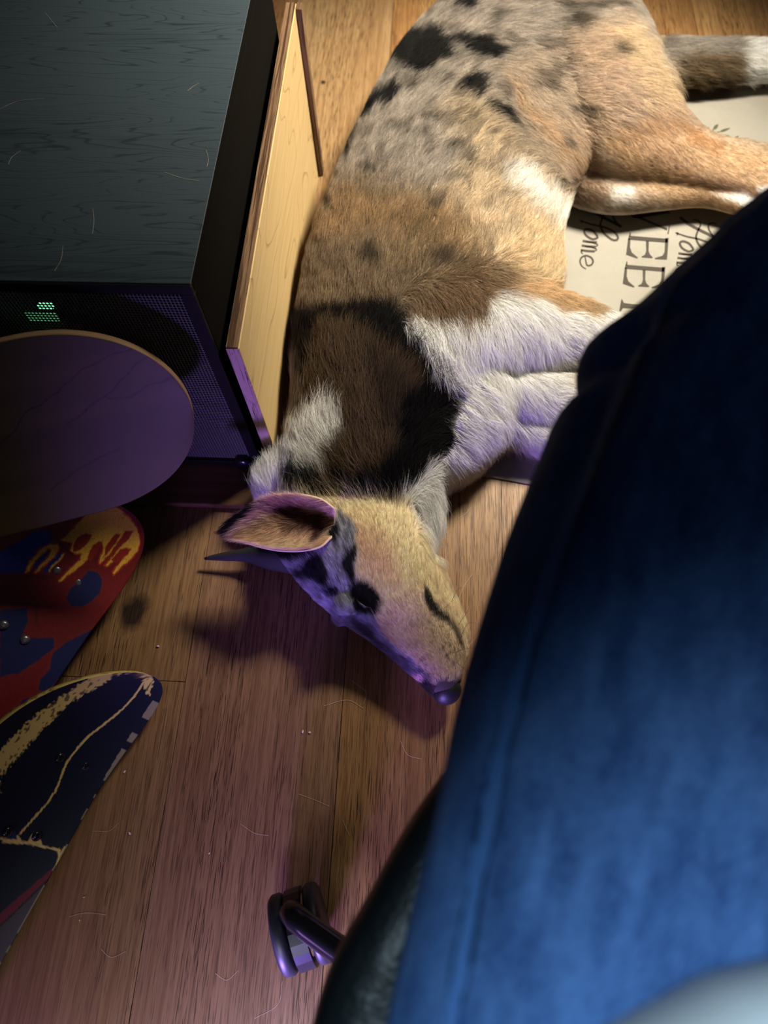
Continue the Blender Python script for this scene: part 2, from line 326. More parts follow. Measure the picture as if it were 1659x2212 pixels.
# ------------------------------------------------------------ speaker cabinet, base board, maple panel
def build_speaker():
    x0, x1, y0, y1, z0, z1 = -0.82, -0.2395, 0.493, 1.10, 0.012, 0.400
    root = empty('speaker_cabinet', (x0, y0, z0)); tag(root, 'black wood-grain speaker cabinet with a perforated metal front', 'speaker')
    o = Vector((x0, y0, z0))
    m = NM('black_ash', rough=0.42, spec=0.55)
    v = m.co((3.2, 130, 130)); g = m.noise(v, 1, 4, 0.55, 0.9); big = m.noise(m.co((1.3, 11, 11)), 1, 2); g2 = m.noise(m.co((22, 420, 420)), 1, 2, 0.6)
    fld = m.noise(m.co((1.6, 16, 1)), 1, 3, 0.45, 0.4); fr_ = m.math('FRACT', m.math('MULTIPLY', fld, 26.0)); ln = m.ramp(fr_, [(0.0, (0,)*3), (0.16, (1,)*3), (0.9, (0.8,)*3), (1.0, (0,)*3)])
    g = m.math('ADD', m.math('MULTIPLY', g, 0.5), m.math('MULTIPLY', ln, 0.3)); h = m.math('MULTIPLY', g, m.ramp(big, [(0.35, (0.6,)*3), (0.6, (1,)*3)]))
    m.col(m.mix(m.ramp(h, [(0.2, (0,)*3), (0.38, (1,)*3)]), sr(44, 54, 59), sr(62, 74, 80))); m.bump(m.math('ADD', h, m.math('MULTIPLY', g2, 0.35)), 0.55, 0.0012)
    B = MB(); t = 0.014                      # hollow carcass open at the front
    B.box(0, 0, z1-z0-t, x1-x0, y1-y0, z1-z0).box(0, 0, 0, x1-x0, y1-y0, t).box(x1-x0-t, 0, t, x1-x0, y1-y0, z1-z0-t).box(0, 0, t, t, y1-y0, z1-z0-t).box(t, y1-y0-t, t, x1-x0-t, y1-y0, z1-z0-t)
    B.build('cabinet_shell', NM('shade_black_board', (0.005, 0.004, 0.003), 0.9, 0.05).m, root, bevel=0.0015)  # sides far darker than the top, shade beside the panel put into colour
    MB().box(0, 0, z1-z0-0.0006, x1-x0-0.0008, y1-y0, z1-z0+0.0008).build('top_veneer', m.m, root, bevel=0.0006)
    frame = NM('frame_black', (0.004, 0.004, 0.005), 0.55, 0.2).m
    B = MB(); W_ = x1-x0; H_ = z1-z0; e = 0.012
    B.box(0, -0.004, H_-e, W_, 0.004, H_).box(0, -0.004, 0, W_, 0.004, 0.010).box(W_-e*1.2, -0.004, 0.010, W_, 0.004, H_-e).box(0, -0.004, 0.010, e, 0.004, H_-e)
    B.build('front_frame', frame, root, bevel=0.001)
    # perforated sheet: cells with real openings, each with its inner walls
    gx0, gx1, gz0, gz1 = e, W_-e*1.2, 0.010, H_-e; p = 0.0041; nx = int((gx1-gx0)/p); nz = int((gz1-gz0)/p)
    V = []; F = []; fr = 0.84
    px_ = (gx1-gx0)/nx; pz_ = (gz1-gz0)/nz
    ii, jj = np.meshgrid(np.arange(nx), np.arange(nz)); ii = ii.ravel(); jj = jj.ravel()
    bx = gx0+ii*px_; bz = gz0+jj*pz_
    cor = np.array([(0, 0), (1, 0), (1, 1), (0, 1)], float); hol = 0.5+(np.array([(-.5, -.36), (-.36, -.5), (.36, -.5), (.5, -.36), (.5, .36), (.36, .5), (-.36, .5), (-.5, .36)]))*fr
    VV = np.zeros((len(ii), 20, 3))
    for k in range(4): VV[:, k, 0] = bx+cor[k, 0]*px_; VV[:, k, 2] = bz+cor[k, 1]*pz_
    for k in range(8):
        VV[:, 4+k, 0] = VV[:, 12+k, 0] = bx+hol[k, 0]*px_; VV[:, 4+k, 2] = VV[:, 12+k, 2] = bz+hol[k, 1]*pz_; VV[:, 4+k, 1] = 0.0; VV[:, 12+k, 1] = 0.0014
    fc = [(0, 1, 6, 5), (1, 7, 6), (1, 2, 8, 7), (2, 9, 8), (2, 3, 10, 9), (3, 11, 10), (3, 0, 4, 11), (0, 5, 4)]
    fc += [(4+k, 4+(k+1) % 8, 12+(k+1) % 8, 12+k) for k in range(8)]
    Vn = VV.reshape(-1, 3); lv = []; ls = []; off = (np.arange(len(ii))*20)
    me = bpy.data.meshes.new('perforated_grille'); q4 = [f for f in fc if len(f) == 4]; q3 = [f for f in fc if len(f) == 3]
    L4 = (off[:, None, None]+np.array(q4)[None]).reshape(-1); L3 = (off[:, None, None]+np.array(q3)[None]).reshape(-1)
    me.vertices.add(len(Vn)); me.vertices.foreach_set('co', Vn.astype(np.float32).ravel()); me.loops.add(len(L4)+len(L3)); me.loops.foreach_set('vertex_index', np.r_[L4, L3].astype(np.int32))
    n4, n3 = len(L4)//4, len(L3)//3; me.polygons.add(n4+n3); me.polygons.foreach_set('loop_start', np.r_[np.arange(n4)*4, len(L4)+np.arange(n3)*3].astype(np.int32))
    me.update(calc_edges=True); me.validate()
    steel = NM('grille_steel', (0.14, 0.14, 0.13), 0.38, 0.6, 0.4).m
    me.materials.append(steel); g = bpy.data.objects.new('perforated_grille', me); COL.objects.link(g); g.parent = root; g.location = (0, 0.0005, 0)
    # green display glowing behind the grille
    c = P(98, 662, 0.30); gl = bpy.data.materials.new('green_led'); gl.use_nodes = True; b = gl.node_tree.nodes['Principled BSDF']; b.inputs['Emission Color'].default_value = (0.25, 1, 0.45, 1); b.inputs['Emission Strength'].default_value = 1.6
    yy = y0+0.012; t_ = (yy-EYE[1]); dd = P(98, 664, 0)-EYE; pt = EYE+dd*(t_/dd[1])
    MB().box(pt[0]-0.008-x0, yy-y0, pt[2]-z0-0.003, pt[0]+0.008-x0, yy-y0+0.004, pt[2]-z0+0.003).build('green_indicator', gl, root)
    dd = P(95, 688, 0)-EYE; pt = EYE+dd*(t_/dd[1])
    gl2 = gl.copy(); gl2.node_tree.nodes['Principled BSDF'].inputs['Emission Strength'].default_value = 0.28
    MB().box(pt[0]-0.02-x0, yy-y0, pt[2]-z0-0.006, pt[0]+0.015-x0, yy-y0+0.004, pt[2]-z0+0.006).build('green_indicator', gl2, root)
    # round rubber bumper low on the front
    yy = y0-0.006; dd = P(541, 1034, 0)-EYE; pt = EYE+dd*((yy-EYE[1])/dd[1])
    M = Matrix.Translation((pt[0]-x0, -0.012, max(pt[2]-z0, 0.0135))) @ Matrix.Rotation(math.radians(-90), 4, 'X')
    MB().lathe([(0.0115, 0), (0.0125, 0.002), (0.0125, 0.010), (0.010, 0.012)], M).build('round_bumper', GLOSS, root, smooth=True)
    # base board
    m = NM('base_board_wood', rough=0.45, spec=0.4); g = m.noise(m.co((4, 120, 120)), 1, 4, 0.6, 0.5)
    m.col(m.ramp(g, [(0.3, sr(84, 56, 38)), (0.7, sr(116, 82, 56))]))
    b = MB().box(-0.95, 0.420, 0.0, -0.236, 1.15, 0.012); ob = b.build('plinth_board', m.m, bevel=0.003); tag(ob, 'low brown wooden board on the floor under the black speaker cabinet', 'board')
build_speaker()
def build_panel():
    root = empty('wooden_panel', (-0.212, 0.49, 0)); tag(root, 'upright maple-faced plywood panel with dark edges between speaker and dog', 'wooden panel')
    x0, x1, y0, y1, z1 = -0.2285, -0.2125, 0.4905, 1.138, 0.300
    m = NM('maple_veneer', rough=0.45, spec=0.35); v = m.co((1, 1, 1))
    fld = m.noise(m.co((1, 1.7, 6.5)), 1, 2, 0.4, 0.3); fr_ = m.math('FRACT', m.math('MULTIPLY', fld, 15.0))
    g = m.noise(m.co((1, 5, 160)), 1, 3)
    c = m.ramp(g, [(0.3, sr(192, 162, 110)), (0.7, sr(202, 174, 126))]); c = m.mix(m.ramp(fr_, [(0.0, (0.65,)*3), (0.10, (0,)*3)]), c, sr(140, 106, 66)); m.col(c)
    B = MB().box(x0-x1+0.001, 0, 0, 0, y1-y0, z1-0.001); B.build('maple_face', m.m, root, bevel=0.0008)
    e = NM('dark_ply_edge', rough=0.5, spec=0.35); n1 = e.noise(e.co((260, 6, 6)), 1, 3, 0.6, 0.4); n2 = e.noise(e.co((500, 40, 40)), 1, 2)
    e.col(e.mix(e.ramp(n1, [(0.42, (1,)*3), (0.52, (0,)*3)]), e.ramp(n2, [(0.3, sr(108, 82, 58)), (0.7, sr(128, 100, 74))]), sr(66, 44, 28)))
    MB().box(x0-x1+0.0005, 0.0008, z1-0.0012, -0.0015, y1-y0, z1+0.0006).build('top_edge', e.m, root)
    e2 = NM('raw_ply_edge', rough=0.6, spec=0.3); n1 = e2.noise(e2.co((330, 12, 12)), 1, 4, 0.7, 1.0)
    e2.col(e2.mix(e2.ramp(n1, [(0.40, (1,)*3), (0.46, (0,)*3)]), sr(190, 160, 150), sr(96, 62, 64)))
    MB().box(x0-x1+0.0005, -0.0008, 0.001, -0.0012, 0.0012, z1-0.0012).build('front_edge', e2.m, root)
    MB().box(0.0002, y1-y0-0.016, 0, 0.0095, y1-y0+0.002, z1).build('edge_batten', e.m, root, bevel=0.0015)
build_panel()

# ------------------------------------------------------------ skateboards
def deck_frame(tip, mid_up, mid_lo):
    """nose tip, a point on the upper long edge and one on the lower long edge, all in the room"""
    c = (mid_up+mid_lo)/2; a = _n(c-tip); wv = mid_lo-mid_up; wv = _n(wv-a*(wv@a)); n = np.cross(a, wv); n = n if n[2] > 0 else -n
    return a, wv, n
def build_deck(name, tip, a, wv, n, width, length, paint, edge_mat, label, nose_r=1.0, skew=0.0, kick=0.035, thick=0.014, group=None, vis=0.45, bolts=(), rail=None):
    root = empty(name, tuple(tip)); tag(root, label, 'skateboard', group)
    hw = width/2; nl = 0.115*nose_r
    def halfw(s):
        for_end = min(s, length-s)
        if for_end >= nl: return hw
        return hw*math.sqrt(max(0, 1-(1-for_end/nl)**2.25))
    def bend(s):
        e = min(s, length-s); k = max(0, 1-e/0.17); return kick*k*k
    ss = np.r_[0, 0.0006, 0.0018, 0.0036, 0.006, 0.009, np.arange(0.012, vis, 0.0015), np.arange(vis, length-0.012, 0.012), length-0.012, length-0.006, length-0.002, length]
    nu = 130; V = []; rows = len(ss)
    for side in (0, 1):
        for s in ss:
            h = halfw(s); sk_ = skew*max(0, 1-s/0.17)**2
            for k in range(nu+1):
                u = -1+2*k/nu; con = 0.006*(u*u)*min(1, h/hw)
                V.append(a*s+wv*(h*u+sk_)+n*(bend(s)+con-side*thick))
    V = np.array(V); F = []; fm = []
    R = nu+1; O = rows*R
    for i in range(rows-1):
        for k in range(nu):
            A = i*R+k; F.append((A, A+1, A+R+1, A+R)); fm.append(0)
            F.append((O+A, O+A+R, O+A+R+1, O+A+1)); fm.append(1)
        F.append((i*R, i*R+R, O+i*R+R, O+i*R)); fm.append(1); F.append((i*R+nu, O+i*R+nu, O+i*R+R+nu, i*R+R+nu)); fm.append(1)
    F.append(tuple(range(R-1, -1, -1))+tuple(range(O, O+R))) if False else None
    m = NM(name+'_print', rough=0.5, spec=0.4); m.col(attr_col(m)); m.bump(m.noise(m.co((1, 1, 1)), 900, 2), 0.12, 0.0003)
    o = mesh('deck', V, F, parent=root, smooth=True, mats=[m.m, edge_mat], fm=fm)
    pts = proj(V+tip); U = np.stack([(V@a), (V@wv)], -1); colattr(o, paint(pts, U, hw))
    bm = NM('bolt_steel', (0.25, 0.24, 0.25), 0.3, 0.5, 0.8).m
    for q in bolts:
        # where the line of sight through the bolt meets the deck plane
        dv = P(*q, 0)-EYE; t = ((tip-EYE)@n)/(dv@n); pt = EYE+dv*t-tip
        z = Vector(n); M = Matrix.Translation(pt+n*0.0005) @ z.to_track_quat('Z', 'Y').to_matrix().to_4x4()
        MB().lathe([(0.0062, 0), (0.0060, 0.0016), (0.0040, 0.0034), (0.0016, 0.0036)], M, 20).build('bolt', bm if rail is None else GLOSS, root, smooth=True)
    return root
ply = NM('ply_side', rough=0.6, spec=0.3); _z = ply.noise(ply.co((4, 4, 4)), 1, 3)
ply.col(ply.ramp(_z, [(0.35, sr(150, 120, 88)), (0.65, sr(120, 80, 60))]))
ply_y = NM('yellow_side', rough=0.6, spec=0.3); ply_y.col(ply_y.mix(ply_y.ramp(ply_y.noise(ply_y.co((60, 60, 60)), 1, 4, 0.7), [(0.52, (0,)*3), (0.62, (0.8,)*3)]), sr(205, 178, 100), sr(60, 45, 28)))
def jit(pts, amp, sc, s=0):
    return pts+amp*(np.stack([vnoise(pts[:, 0]/sc, pts[:, 1]/sc, s), vnoise(pts[:, 0]/sc, pts[:, 1]/sc, s+9)], -1)-0.5)*2
def lay(C, mask, col): return C*(1-mask[:, None])+np.array(col)*mask[:, None]
def soft(d, e): return np.clip(d/e+0.5, 0, 1)
def Z(l, s, ox, oy): return [(ox+x/s, oy+y/s) for x, y in l]
def paint1(pts, U, hw):
    C = np.tile(np.array(sr(100, 80, 42)), (len(pts), 1)); v = vnoise(U[:, 0]*9, U[:, 1]*60, 3); C *= (0.85+0.3*v)[:, None]
    q = jit(pts, 5, 30, 4)
    for l in ([(1070, 460), (960, 520), (830, 570), (700, 640), (600, 710), (480, 790), (430, 850), (330, 900), (240, 980), (150, 1080), (60, 1180), (0, 1260)], [(1210, 520), (1100, 590), (1010, 650), (960, 720), (860, 800), (780, 880), (640, 990), (480, 1100)],
              [(1400, 700), (1250, 760), (1100, 810), (980, 880), (800, 890)], [(900, 1280), (700, 1370), (520, 1480), (380, 1600)]):
        l = Z(l, 3.456, 0, 600)
        for i in range(len(l)-1):
            d_ = -sdist(q, [l[i], l[i+1], (l[i+1][0]+.1, l[i+1][1])]); C = lay(C, 0.8*np.clip(1-np.abs(d_)/3.0, 0, 1), sr(44, 26, 22))
    e = hw-np.abs(U[:, 1]); return C
def paint2(pts, U, hw):
    s = (3.687, 0, 1020); q = jit(pts, 1.6, 7, 2)
    C = np.tile(np.array(sr(112, 16, 20)), (len(pts), 1)); C *= (0.8+0.4*vnoise(pts[:, 0]/3, pts[:, 1]/3, 8))[:, None]
    red2 = sr(172, 52, 24); yel = sr(232, 176, 58); blue = sr(22, 34, 130); navy = sr(14, 24, 78)
    blues = [[(0, 640), (120, 570), (250, 490), (330, 460), (390, 470), (425, 545), (380, 570), (300, 620), (240, 700), (195, 805), (0, 810)], [(290, 770), (360, 700), (385, 640), (360, 625), (300, 690), (250, 760)],
             [(470, 640), (510, 650), (440, 730), (400, 790), (330, 805), (400, 720)]]
    for b in blues: C = lay(C, soft(sdist(q, Z(b, *s)), 1.5), blue)
    for b in ([(700, 790), (780, 800), (815, 850), (800, 950), (740, 1020), (660, 1070), (570, 1065), (525, 1010), (560, 930), (640, 860), (680, 820)], [(0, 1100), (120, 1090), (215, 1080), (225, 1180), (190, 1260), (160, 1330), (300, 1320), (430, 1320), (430, 1400), (300, 1500), (150, 1600), (0, 1630)],
              [(770, 1240), (740, 1330), (600, 1500), (480, 1640), (380, 1740), (300, 1740), (330, 1640), (400, 1560), (420, 1440), (520, 1360), (650, 1290)], [(300, 1780), (310, 1850), (200, 1930), (140, 1880), (180, 1810)]):
        d_ = sdist(q, Z(b, *s)); C = lay(C, soft(d_, 1.5), navy); C = lay(C, 0.7*np.clip(1-np.abs(d_+3)/1.5, 0, 1), sr(110, 44, 40))
    body = [(540, 500), (620, 410), (700, 320), (800, 275), (920, 280), (1020, 350), (1090, 450), (1110, 560), (1100, 620), (1040, 690), (960, 760), (905, 815), (900, 800), (950, 730), (1010, 660), (1045, 600), (1000, 620), (920, 690), (850, 750), (840, 745), (880, 690), (930, 640), (890, 640), (820, 700), (790, 730), (800, 690),
            (830, 600), (810, 550), (770, 560), (720, 620), (690, 690), (600, 780), (500, 850), (480, 860), (560, 770), (640, 700), (655, 650), (600, 650), (560, 620), (575, 560), (520, 550), (490, 540)]
    d_ = sdist(q, Z(body, *s)); C = lay(C, soft(d_+3.2, 1.5), red2); C = lay(C, soft(d_, 1.3), yel)
    for b in ([(575, 600), (620, 520), (680, 485), (735, 495), (700, 560), (640, 620), (590, 640)], [(700, 680), (740, 580), (790, 545), (815, 570), (770, 640), (720, 710)], [(820, 690), (850, 580), (920, 490), (960, 490), (930, 560), (860, 640)], [(830, 730), (900, 610), (1000, 470), (1060, 470), (1030, 530), (940, 620), (880, 690)], [(880, 700), (930, 650), (980, 600), (1050, 610), (1000, 660), (930, 720)]):
        C = lay(C, soft(sdist(q, Z(b, *s)), 1.8), sr(150, 34, 22))
    arc = [(200, 800), (240, 710), (310, 620), (400, 570), (460, 575), (470, 610), (430, 680), (350, 745), (285, 805), (275, 800), (330, 730), (385, 680), (415, 625), (380, 610), (310, 670), (250, 750), (215, 800)]
    d_ = sdist(q, Z(arc, *s)); C = lay(C, soft(d_+3, 1.5), red2); C = lay(C, soft(d_, 1.2), yel)
    for l in ([(510, 655), (470, 700), (420, 750), (390, 785)], [(690, 680), (640, 740), (560, 800), (470, 870)]):
        l = Z(l, *s)
        for i in range(len(l)-1):
            d_ = -np.abs(sdist(q, [l[i], l[i+1], (l[i+1][0]+.1, l[i+1][1])])); C = lay(C, np.clip(2.6+d_, 0, 1), yel)
    for l in ([(380, 455), (430, 500), (500, 590), (580, 660)], [(0, 825), (300, 830), (430, 835)], [(0, 1050), (200, 1045), (290, 1060), (290, 1200)]):
        l = Z(l, *s)
        for i in range(len(l)-1):
            d_ = -np.abs(sdist(q, [l[i], l[i+1], (l[i+1][0]+.1, l[i+1][1])])); C = lay(C, 0.8*np.clip(3.2+d_, 0, 1), sr(70, 12, 22))
    C = lay(C, 0.30*(vnoise(pts[:, 0]/1.6, pts[:, 1]/1.6, 5) > 0.75), sr(60, 20, 10))
    return C
def paint3(pts, U, hw):
    s = (2.724, 0, 1400); q = jit(pts, 2.5, 5, 6)
    C = np.tile(np.array(sr(4, 14, 32)), (len(pts), 1)); C *= (0.85+0.3*vnoise(pts[:, 0]/4, pts[:, 1]/4, 8))[:, None]
    yel = sr(222, 196, 112); U0 = U[:, 1]/hw
    # worn yellow band along the upper edge and round the nose
    band = [(0, 600), (100, 500), (220, 390), (360, 290), (480, 200), (620, 120), (700, 85), (780, 62), (870, 120), (900, 190), (880, 270), (862, 265), (850, 225), (840, 175), (790, 140), (700, 150), (620, 195), (520, 260), (430, 310), (350, 380), (260, 470), (180, 560), (90, 660), (0, 755), (0, 850), (-400, 1200), (-500, 900)]
    n_ = vnoise(pts[:, 0]/4, pts[:, 1]/4, 21); d_ = sdist(q, Z(band, *s)); C = lay(C, soft(d_+(n_-0.5)*8, 2), yel)
    C = lay(C, 0.8*((vnoise(pts[:, 0]/5+pts[:, 1]/9, pts[:, 1]/7, 31) > 0.74) & (d_ > 0) & (d_ < 13)), sr(46, 34, 20))
    nose = [(705, 90), (760, 72), (800, 100), (815, 140), (840, 180), (800, 180), (750, 130), (705, 140)]
    C = lay(C, 0.8*soft(sdist(q, Z(nose, *s))+(n_-0.5)*6, 3), sr(66, 48, 34))
    q = jit(pts, 1.0, 6, 6)
    for l, w_ in (([(845, 200), (800, 270), (720, 360), (610, 450), (520, 520), (440, 610), (380, 700), (340, 810), (280, 910), (190, 1010), (120, 1090)], 2.6), ([(560, 920), (480, 1040), (420, 1140), (370, 1185)], 2.2), ([(0, 1120), (80, 1135), (200, 1155), (350, 1190)], 3.2), ([(345, 1190), (350, 1240), (335, 1290)], 4.5), ([(400, 1165), (360, 1220), (335, 1290)], 4)):
        l = [tuple(p) for p in spline(Z(l, *s), 3)]
        for i in range(len(l)-1):
            d_ = -np.abs(sdist(q, [l[i], l[i+1], (l[i+1][0]+.1, l[i+1][1])])); C = lay(C, np.clip(w_+d_, 0, 1), yel)
    for c0, c1 in (((30, 1105), (110, 1105)), ((180, 1125), (225, 1125))):
        C = lay(C, soft(sdist(q, Z([(c0[0]-20, 1145), (c0[0]+10, 1095), (c1[0], 1100), (c1[0]+25, 1155)], *s)), 2), yel)
        C = lay(C, soft(sdist(q, Z([(c0[0]+5, 1120), (c0[0]+20, 1070), (c1[0]-20, 1070), (c1[0]-10, 1125)], *s)), 2), sr(24, 36, 92))
    C = lay(C, soft(sdist(q, [(117, 1872), (0, 1973), (-200, 2146), (-200, 2700), (500, 2700), (500, 1872)]), 1), sr(104, 20, 38))
    C = lay(C, soft(sdist(q, [(118, 1884), (0, 1998), (-200, 2192), (-200, 2700), (500, 2700), (500, 1884)]), 1), (0.004,)*3)
    C = lay(C, soft(sdist(q, [(118, 1890), (0, 2003), (-200, 2197), (-200, 2700), (500, 2700), (500, 1890)]), 1), sr(64, 58, 58))
    # thin worn pale line on the right rail
    C = lay(C, 0.8*((U0 > 0.975) & (vnoise(U[:, 0]*90, U[:, 0]*0+1, 3) > 0.45)), sr(150, 140, 110)); C = lay(C, 0.8*((U0 < -0.975)), yel)
    return C
T1 = P(411, 862, 0.290); a, wv, n = deck_frame(T1, P(215, 702, 0.382), P(190, 1095, 0.203))
dk1 = build_deck('skateboard', T1, a, wv, n, 0.222, 0.79, paint1, ply.m, 'bare purplish-brown wooden skateboard deck leaning on the speaker front', 1.35, 0.0, 0.012, vis=0.36)
def lean_frame(e0, e1, z, tilt, width):
    """deck resting on its lower rail, the rail running from e0 to e1 in the photograph at height z"""
    p0 = P(*e0, z); a = _n(P(*e1, z)-p0); rh = _n(np.cross(a, [0, 0, 1.0])); rh = rh if rh[0] > 0 else -rh
    t = math.radians(tilt); wv = rh*math.cos(t)-np.array([0, 0, 1.0])*math.sin(t); n = np.cross(a, wv); n = n if n[2] > 0 else -n
    return p0-wv*width/2, a, wv, n
T2, a, wv, n = lean_frame((340, 1150), (35, 1600), 0.045, 34, 0.196)
dk2 = build_deck('skateboard', T2, a, wv, n, 0.196, 0.78, paint2, ply.m, 'red skateboard with yellow flame print and blue shapes', 1.35, 0.045, 0.022, bolts=((123, 1232), (170, 1258), (8, 1350), (54, 1382)))
T3, a, wv, n = lean_frame((342, 1468), (0, 2075), 0.020, 50, 0.160)
dk3 = build_deck('skateboard', T3, a, wv, n, 0.160, 0.76, paint3, ply_y.m, 'worn navy blue skateboard with thin yellow outlines', 1.5, 0.060, 0.022, bolts=((130, 1636), (185, 1654), (17, 1796), (79, 1805)), rail='d')

# ------------------------------------------------------------ office chair
def build_chair():
    root = empty('office_chair', (0.10, -0.27, 0)); tag(root, 'black leather office chair under the seated person', 'chair'); O = np.array([0.10, -0.27, 0])
    lea = NM('black_leather', sr(34, 42, 46), 0.38, 0.5); lea.bump(lea.noise(lea.co((1, 1, 1)), 260, 4, 0.6), 0.3, 0.001); lea.bump(lea.noise(lea.co((1, 1, 1)), 45, 4, 0.6), 0.5, 0.004)
    # seat cushion: outline in the room, rounded rim
    out = [(-0.068, -0.24), (-0.060, -0.17), (-0.050, -0.105), (-0.040, -0.072), (-0.022, -0.040), (-0.006, -0.010), (0.012, 0.018), (0.038, 0.050), (0.075, 0.080), (0.15, 0.11), (0.26, 0.11), (0.38, 0.07), (0.44, -0.05), (0.45, -0.25), (0.40, -0.42), (0.20, -0.48), (0.02, -0.44), (-0.05, -0.34)]
    o2 = spline([*out, out[0]], 5)[:-1]; c = o2.mean(0); V = []; F = []; k = len(o2)
    prof = [(0.90, 0.425), (0.965, 0.430), (0.992, 0.445), (1.0, 0.462), (0.995, 0.480), (0.975, 0.494), (0.93, 0.503), (0.80, 0.505), (0.4, 0.503)]
    for s, z in prof:
        for p in o2: q = c+(p-c)*s; V.append((q[0]-O[0], q[1]-O[1], z))
    for j in range(len(prof)-1): F += [(j*k+i, j*k+(i+1) % k, (j+1)*k+(i+1) % k, (j+1)*k+i) for i in range(k)]
    F += [tuple(range(k))[::-1], tuple(range((len(prof)-1)*k, len(prof)*k))]
    mesh('seat', V, F, lea.m, root, smooth=True)
    MB().tube([(0.08, 0.02, 0.115), (0.08, 0.02, 0.26)], 0.026, 20).tube([(0.08, 0.02, 0.25), (0.08, 0.02, 0.425)], 0.014, 16).build('gas_lift', BLACK, root, smooth=True)
    MB().box(0.0, -0.06, 0.412, 0.16, 0.10, 0.428).build('seat_plate', BLACK, root, bevel=0.004)
    # five star arms and castors
    cen = np.array([0.08, 0.02]); tgt = P(628, 1975, 0.10)[:2]-O[:2]; R_ = np.linalg.norm(tgt-cen); a0 = math.atan2(*(tgt-cen)[::-1])
    for j in range(5):
        an = a0+2*math.pi*j/5; dr = np.array([math.cos(an), math.sin(an)]); sd = np.array([-dr[1], dr[0]])
        def Q(s, t, z): p = cen+dr*s+sd*t; return (p[0], p[1], z)
        arm = MB().tube([Q(0.02, 0, 0.130), Q(R_*0.5, 0, 0.118), Q(R_-0.022, 0, 0.106), Q(R_-0.008, 0, 0.102), Q(R_+0.002, 0, 0.092), Q(R_+0.003, 0, 0.076)], [0.016, 0.0145, 0.0135, 0.0135, 0.012, 0.011], 20).build('base_arm', GLOSS, root, smooth=True)
        cas = empty('castor'); cas.parent = root; cas.location = Q(R_+0.003, 0, 0); cas.rotation_euler.z = math.radians(-70)+2*math.pi*j/5+(0 if j == 0 else 0.7*j)
        for sgn in (-1, 1):
            M = Matrix.Translation((0.022, sgn*0.020, 0.042)) @ Matrix.Rotation(math.radians(90), 4, 'X') @ Matrix.Translation((0, 0, -0.009))
            MB().lathe([(0.028, 0), (0.039, 0.0015), (0.042, 0.005), (0.042, 0.013), (0.039, 0.0165), (0.028, 0.018)], M, 36).build('wheel', NM('castor_wheel', (0.02, 0.022, 0.03), 0.45).m, cas, smooth=True)
        hood = MB(); Vh = []; Fh = []; nn = 14
        for t_ in (-0.0045, 0.0045):
            for k2 in range(nn+1):
                b_ = math.radians(-20+220*k2/nn); Vh.append((0.022+0.042*math.cos(b_), t_*2, 0.042+0.042*math.sin(b_)))
        for t_ in (-0.0045, 0.0045):
            for k2 in range(nn+1):
                b_ = math.radians(-20+220*k2/nn); Vh.append((0.022+0.034*math.cos(b_), t_*2, 0.042+0.034*math.sin(b_)))
        m_ = nn+1
        for k2 in range(nn):
            Fh += [(k2, k2+1, m_+k2+1, m_+k2), (2*m_+k2, 3*m_+k2, 3*m_+k2+1, 2*m_+k2+1), (k2, 2*m_+k2, 2*m_+k2+1, k2+1), (m_+k2, m_+k2+1, 3*m_+k2+1, 3*m_+k2)]
        hood.add(Vh, Fh); hood.build('hood', BLACK, cas, smooth=False)
        MB().tube([(0, 0, 0.055), (0, 0, 0.082)], 0.007, 14).build('stem', BLACK, cas, smooth=True)
build_chair()

